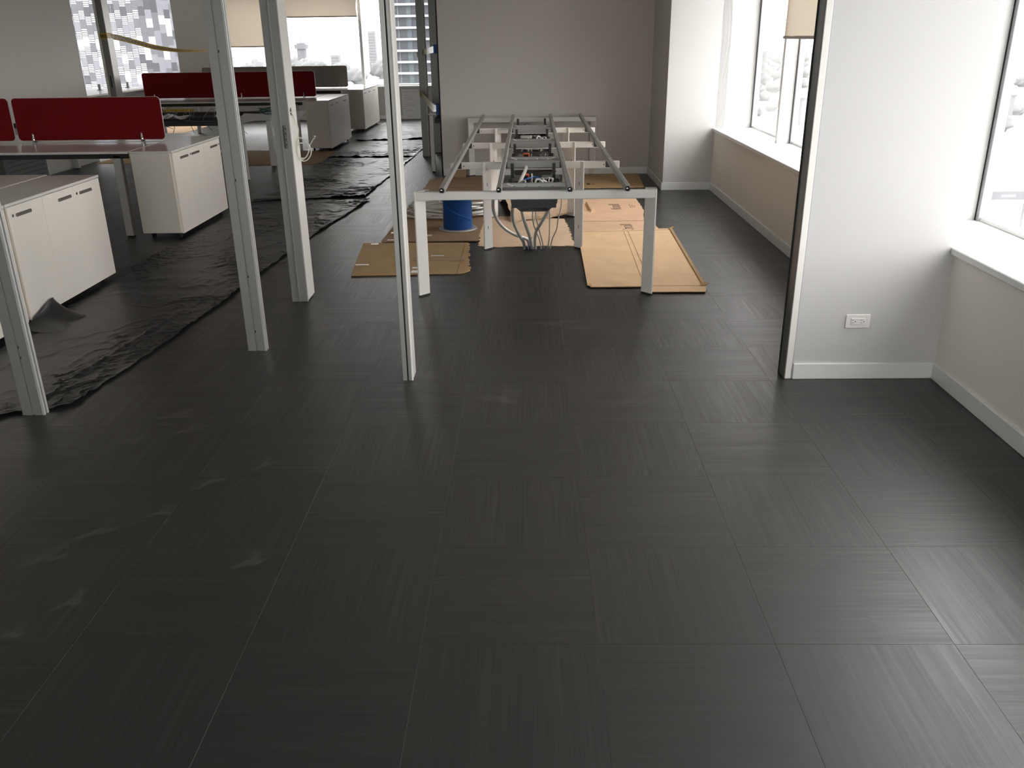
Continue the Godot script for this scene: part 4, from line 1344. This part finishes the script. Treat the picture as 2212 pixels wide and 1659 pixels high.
func workstations() -> void:
	var g := "white storage cabinets at the ends of the desk rows"
	cabinet("white three door cabinet in the second desk row, beyond the second post", -7.39, -8.60, [[-7.405, -7.768, -7.558, -7.736, 0], [-7.768, -8.13, -7.829, -8.012, -7.798], [-8.13, -8.585, -8.314, -8.497, -8.551]])
	cabinet("white three door cabinet nearest the camera, black plastic bunched at its foot", -4.905, -6.065, [[-4.92, -5.303, -4.994, -5.157, -4.959], [-5.303, -5.69, -5.482, -5.646, 0], [-5.69, -6.06, -5.761, -5.926, -5.723]])
	cabinet("white cabinet cut off by the left edge of the picture, behind the nearest post", -3.55, -4.895, [[-3.56, -4.0, -3.75, -3.9, -3.7], [-4.0, -4.45, -4.2, -4.4, 0], [-4.45, -4.89, -4.5, -4.66, -4.47]])
	cabinet("white cabinet in the third desk row, behind the cable coil", -13.52, -15.08, [[-13.53, -14.04, -13.663, -13.762, 0], [-14.04, -14.55, -14.08, -14.2, 0], [-14.55, -15.07, -14.62, -14.827, 0]])
	cabinet("white cabinet in the farthest desk row, by the far window", -16.40, -18.07, [[-16.41, -16.95, -16.55, -16.716, 0], [-16.95, -17.5, -17.0, -17.15, 0], [-17.5, -18.06, -17.55, -17.717, 0]])
	# desks
	desk("white bench desk under the nearest red screens, glossy top reflecting them", -6.2, -3.37, -7.40, [2.68, 0.1])
	desk("white bench desk at the left edge whose brownish top joins the nearest cabinet", -6.2, -3.372, -4.60, [0.1])
	desk("white bench desk under the farther row of red screens", -6.2, -3.37, -13.52, [2.68, 0.1])
	desk("white bench desk under the grey screens by the far window", -6.2, -3.37, -16.40, [2.68, 0.1])
	# screens
	desk_screen("red fabric desk screen nearest the camera, right one of its pair", -4.69, -3.335, 0.766, -8.15, 0.37, M.red_felt, [-4.55, -3.545], "red desk screens")
	desk_screen("red fabric desk screen cut off by the left edge of the picture", -6.08, -4.725, 0.766, -8.15, 0.37, M.red_felt, [-5.9, -4.9], "red desk screens")
	desk_screen("red fabric desk screen in the farther row, right one behind the posts", -4.69, -3.345, 0.762, -14.27, 0.375, M.red_felt, [-4.52, -3.537], "red desk screens")
	desk_screen("red fabric desk screen in the farther row, left one beside the office post", -6.06, -4.71, 0.762, -14.27, 0.375, M.red_felt, [-5.9, -4.86], "red desk screens")
	desk_screen("grey fabric desk screen by the far window, right one", -4.75, -3.40, 0.755, -17.15, 0.375, M.grey_felt, [-4.58, -3.558], "grey desk screens")
	desk_screen("grey fabric desk screen by the far window, left one mostly behind red", -6.13, -4.77, 0.755, -17.15, 0.375, M.grey_felt, [-5.95, -4.9], "grey desk screens")
	# bare frame of the row without tops
	var o := thing("stripped_desk_frame", "dark stripped desk frame without a top, between the two red screened rows", "desk frame", V(-6.2, 0, -10.55))
	for z in [-0.03, -0.62, -0.80, -1.45]:
		put("rail", box_st(V(0, 0.66, z - 0.04), V(2.75, 0.715, z), 0.003), M.dark_steel, o)
	for x in [0.05, 2.74]:
		put("crossbar", box_st(V(x - 0.03, 0.665, -1.45), V(x + 0.03, 0.71, -0.03), 0.003), M.rail_grey, o)
		for z in [-0.16, -1.38]:
			put("leg", box_st(V(x - 0.035, 0.012, z - 0.03), V(x + 0.035, 0.664, z + 0.03), 0.003), M.bench_grey, o)
			put("foot", box_st(V(x - 0.025, 0, z - 0.02), V(x + 0.025, 0.012, z + 0.02)), M.black_rubber, o)
	put("wire_tray", box_st(V(0.1, 0.63, -0.78), V(2.65, 0.64, -0.64), 0.002), M.tray_grey, o)
	var st := SurfaceTool.new()
	st.begin(Mesh.PRIMITIVE_TRIANGLES)
	st.set_smooth_group(0)
	var f := func(i: int, j: int) -> Vector3:
		var u := i / 14.0
		var v := j / 10.0
		var droop := -0.07 * pow(clampf(1.0 - u * 1.6, 0, 1), 2.0) * (1.0 - v) - 0.02 * (1.0 - v)
		return V(-3.47 + u * 0.75 - 0.1 * v, 0.745 + droop + 0.01 * sin(u * 5 + v * 3), -10.42 - 0.85 * v - 0.2 * u)
	for i in 14:
		for j in 10:
			quad(st, f.call(i, j), f.call(i + 1, j), f.call(i + 1, j + 1), f.call(i, j + 1), Vector3.UP)
	tag(put("foam_sheet", st, M.paper), "white sheet of packing foam drooping over the stripped desk frame", "foam sheet")
	st = st_new()
	var gp := []
	for k in 40:
		var a := TAU * k / 10.0
		gp.append_array([-3.12 + cos(a) * (0.17 + 0.004 * (k % 7)), 0.775 + 0.012 * sin(k * 1.7) + 0.0012 * k, -11.05 + sin(a) * 0.2])
	tube(st, smooth_path(gp, 0.03), 0.0065, 7)
	tag(put("cable_coil", st, M.green_cable), "dark green coil of cable lying on the white foam sheet", "cable coil")
	# scraps of paper and loose wires on the stripped frame
	for s in [[-4.35, -10.62, 0.55, 0.3, 0.1, "crumpled grey paper on the stripped desk frame, beside the red screen"], [-3.62, -10.7, 0.3, 0.25, 0.5, "small white paper scrap on the stripped desk frame, beside the second post"]]:
		st = SurfaceTool.new()
		st.begin(Mesh.PRIMITIVE_TRIANGLES)
		st.set_smooth_group(-1)
		var ns := FastNoiseLite.new()
		ns.seed = 3
		ns.frequency = 6.0
		var pf := func(i: int, j: int) -> Vector3:
			var x: float = (i / 8.0 - 0.5) * s[2]
			var z: float = (j / 5.0 - 0.5) * s[3]
			return V(x, 0.05 + 0.06 * ns.get_noise_2d(x + s[0], z), z)
		for i in 8:
			for j in 5:
				quad(st, pf.call(i, j), pf.call(i + 1, j), pf.call(i + 1, j + 1), pf.call(i, j + 1), Vector3.UP)
		var p := put("paper_scrap", st, M.paper)
		p.position = V(s[0], 0.705, s[1] - 0.1)
		p.rotation.y = s[4]
		tag(p, s[5], "paper")
	st = st_new()
	var r := RandomNumberGenerator.new()
	r.seed = 12
	for k in 16:
		var x := r.randf_range(-4.6, -3.55)
		var z := -10.6 - r.randf() * 1.2
		tube(st, smooth_path([x, 0.72, z, x + r.randf_range(-0.1, 0.1), 0.82, z, x + r.randf_range(-0.15, 0.15), 0.7, z + 0.03, x + r.randf_range(-0.2, 0.2), 0.45 + r.randf() * 0.25, z + 0.02], 0.03), 0.0035, 5)
	var w := put("loose_wires", st, M.handle_grey)
	tag(w, "tangle of thin loose wires looping over the stripped desk frame", "wires")
	w.set_meta("kind", "stuff")
	o = thing("caution_tape", "yellow caution tape lying along the back of the stripped desk frame", "tape", V(-4.9, 0.72, -12.0))
	put("strip", box_st(V(0, 0, -0.002), V(0.42, 0.035, 0.002), 0.0), M.caution_yellow, o)
	# perforated metal pedestal behind the nearest red screened desk
	o = thing("perforated_pedestal", "grey metal pedestal with rows of small perforations under the nearest red screens", "pedestal", V(-6.0, 0, -10.18))
	put("body", box_st(V(0, 0.02, 0), V(0.4, 0.62, 0.85), 0.004), M.tray_grey, o)
	st = st_new()
	for j in 9:
		for k in 26:
			bx(st, V(0.399, 0.10 + j * 0.05, 0.06 + k * 0.028), V(0.4012, 0.112 + j * 0.05, 0.069 + k * 0.028))
	put("perforations", st, M.slot_black, o).set_meta("kind", "stuff")
	# flattened cartons on the floor between the rows
	sheet("cardboard_sheet", "brown flattened carton across the aisle beside the third row cabinet", [[-4.6, -12.10, 0.05], [-4.6, -13.75, 0.1], [-2.95, -13.6, 0.2], [-2.885, -12.05, 0.1]], 0.001, 0.006, M.card_far, 15)
	sheet("cardboard_sheet", "brown flattened carton by the left wall, behind the nearest desk", [[-6.15, -12.42, 0.1], [-6.1, -13.9, 0.1], [-4.75, -13.8, 0.1], [-4.75, -12.3, 0.1]], 0.001, 0.006, M.card_light, 16)
	sheet("cardboard_sheet", "pale flattened carton in the left office, behind the stripped frame", [[-7.15, -16.0, 0.1], [-7.2, -18.0, 0.1], [-6.45, -18.0, 0.1], [-6.4, -16.0, 0.1]], 0.001, 0.006, M.card_light, 17)
	# office desk
	o = thing("office_desk", "white desk in the left office, below the window with the panelled building", "desk", V(-7.54, 0, -15.3))
	put("desktop", box_st(V(-1.9, 0.72, -2.9), V(0, 0.75, 0), 0.003), M.laminate, o)
	for p in [[-0.08, -0.15], [-0.08, -2.7], [-1.8, -0.15], [-1.8, -2.7]]:
		put("leg", box_st(V(p[0] - 0.03, 0, p[1] - 0.03), V(p[0] + 0.03, 0.72, p[1] + 0.03), 0.003), M.bench_grey, o)
	put("rail", box_st(V(-1.8, 0.66, -0.2), V(-0.06, 0.715, -0.16)), M.dark_steel, o)
	put("rail", box_st(V(-0.12, 0.66, -2.7), V(-0.08, 0.715, -0.16)), M.dark_steel, o)
	for b in [[-8.15, -17.2, "small grey clamp bracket on the office desk, left of the taped post"], [-8.0, -18.1, "small grey clamp bracket on the office desk, right of the taped post"]]:
		var c := thing("clamp_bracket", b[2], "bracket", V(b[0], 0.75, b[1]))
		put("base", box_st(V(-0.04, 0, -0.04), V(0.04, 0.012, 0.04), 0.003), M.frame_grey, c)
		put("upright", box_st(V(-0.02, 0.012, -0.015), V(0.02, 0.11, 0.015), 0.004), M.frame_grey, c)

# ---------------------------------------------------------------- far end
func ribbon(called: String, label: String, pts: Array, w: float, m: Material, twist: Array, frag: Material = null) -> Node3D:
	var o := thing(called, label, "tape", Vector3.ZERO)
	var path := smooth_path(pts, 0.06)
	var st := SurfaceTool.new()
	st.begin(Mesh.PRIMITIVE_TRIANGLES)
	st.set_smooth_group(0)
	var mk := st_new()
	for i in range(path.size() - 1):
		var q := []
		for k in [i, i + 1]:
			var t := float(k) / (path.size() - 1)
			var a := lerpf(twist[0], twist[1], t)
			var d := (path[mini(k + 1, path.size() - 1)] - path[maxi(k - 1, 0)]).normalized()
			var side := Vector3.UP * cos(a) + d.cross(Vector3.UP).normalized() * sin(a)
			q.append(path[k] + side * w * 0.5)
			q.append(path[k] - side * w * 0.5)
		var n: Vector3 = (q[2] - q[0]).cross(q[1] - q[0]).normalized()
		quad(st, q[0], q[2], q[3], q[1], n)
		quad(st, q[0] - n * 0.0006, q[2] - n * 0.0006, q[3] - n * 0.0006, q[1] - n * 0.0006, -n)
		if frag and i % 3 != 2:
			for s in [1.0, -1.0]:
				quad(mk, q[0].lerp(q[1], 0.3) + n * 0.001 * s, q[2].lerp(q[3], 0.3) + n * 0.001 * s, q[2].lerp(q[3], 0.7) + n * 0.001 * s, q[0].lerp(q[1], 0.7) + n * 0.001 * s, n * s)
	put("strip", st, m, o)
	if frag:
		put("print", mk, frag, o)
	return o

func far_things() -> void:
	var c := ribbon("caution_tape", "yellow caution tape drooping across the left office front", [-6.06, 1.685, -13.32, -6.05, 1.64, -13.8, -6.06, 1.585, -14.3, -6.08, 1.494, -15.2, -6.1, 1.432, -16.5, -6.15, 1.42, -18.9], 0.075, M.caution_yellow, [0.1, 1.5], M.handle_grey)
	put("wrap", box_st(V(-6.158, 1.64, -13.3), V(-6.055, 1.72, -13.294), 0.001), M.caution_yellow, c)
	for k in 4:
		put("print", box_st(V(-6.15 + k * 0.022, 1.655, -13.294), V(-6.137 + k * 0.022, 1.705, -13.2925)), M.slot_black, c)
	put("wrap", box_st(V(-6.06, 1.65, -13.42), V(-6.055, 1.72, -13.3), 0.001), M.caution_yellow, c)
	c = ribbon("barrier_tape", "pale yellow tape stretched taut at head height beside the back wall", [-1.10, 1.465, -10.98, -1.2, 1.455, -11.5, -1.45, 1.41, -12.75, -1.545, 1.375, -12.81], 0.075, M.tape_pale, [0.1, 0.1])
	put("blue_patch", box_st(V(-1.125, 1.42, -11.02), V(-1.083, 1.52, -10.95), 0.002), M.painters_blue, c)
	c = ribbon("barrier_tape", "pale yellow tape sagging at desk height beside the back wall", [-1.10, 0.80, -10.98, -1.2, 0.77, -11.4, -1.35, 0.80, -12.1, -1.5, 0.86, -12.75, -1.545, 0.87, -12.81], 0.085, M.tape_pale, [0.5, -0.2])
	put("blue_patch", box_st(V(-1.125, 0.72, -11.02), V(-1.083, 0.85, -10.95), 0.002), M.painters_blue, c)
	# handwritten flip chart sheet
	var o := thing("flip_chart_sheet", "white handwritten flip chart sheet propped on the floor under the far window", "paper", V(-2.655, 0, ZF + 0.06))
	var tilt := Transform3D(Basis(Vector3.RIGHT, -0.055), Vector3.ZERO)
	put("sheet", box_st(V(0, 0.004, -0.004), V(0.52, 0.60, 0), 0.001, tilt), M.paper, o)
	var r := RandomNumberGenerator.new()
	r.seed = 2
	for k in 10:
		var st := st_new()
		var y := 0.545 - k * 0.037 - (0.035 if k > 0 else 0.0)
		var x := 0.03
		var end: float = [0.33, 0.12, 0.2, 0.27, 0.1, 0.23, 0.26, 0.12, 0.08, 0.19][k]
		var last := V(x, y, 0.001)
		while x < end:
			var nx := x + r.randf_range(0.006, 0.011)
			var p := V(nx, y + r.randf_range(-0.006, 0.006), 0.001)
			if r.randf() < 0.86:
				var dd := (p - last).normalized()
				var nn := V(-dd.y, dd.x, 0) * 0.0016
				quad(st, tilt * (last + nn), tilt * (p + nn), tilt * (p - nn), tilt * (last - nn), Vector3.BACK)
			last = p
			x = nx
		put("handwriting", st, M.ink, o)
	# small table behind the end of the back wall
	o = thing("side_table", "small grey table standing behind the left end of the back wall", "table", V(-1.25, 0, -11.2))
	put("tabletop", box_st(V(0, 0.70, -0.9), V(0.15, 0.722, 0), 0.002), M.bench_grey, o)
	put("apron", box_st(V(0.07, 0.60, -0.85), V(0.15, 0.66, -0.06)), M.dark_steel, o)
	put("leg", box_st(V(0.01, 0.012, -0.06), V(0.06, 0.70, -0.01), 0.003), M.bench_grey, o)
	put("leg", box_st(V(0.085, 0.012, -0.78), V(0.13, 0.70, -0.73), 0.003), M.bench_grey, o)
	put("foot", box_st(V(0.02, 0, -0.05), V(0.05, 0.012, -0.02)), M.black_rubber, o)
	put("foot", box_st(V(0.095, 0, -0.77), V(0.12, 0.012, -0.74)), M.black_rubber, o)
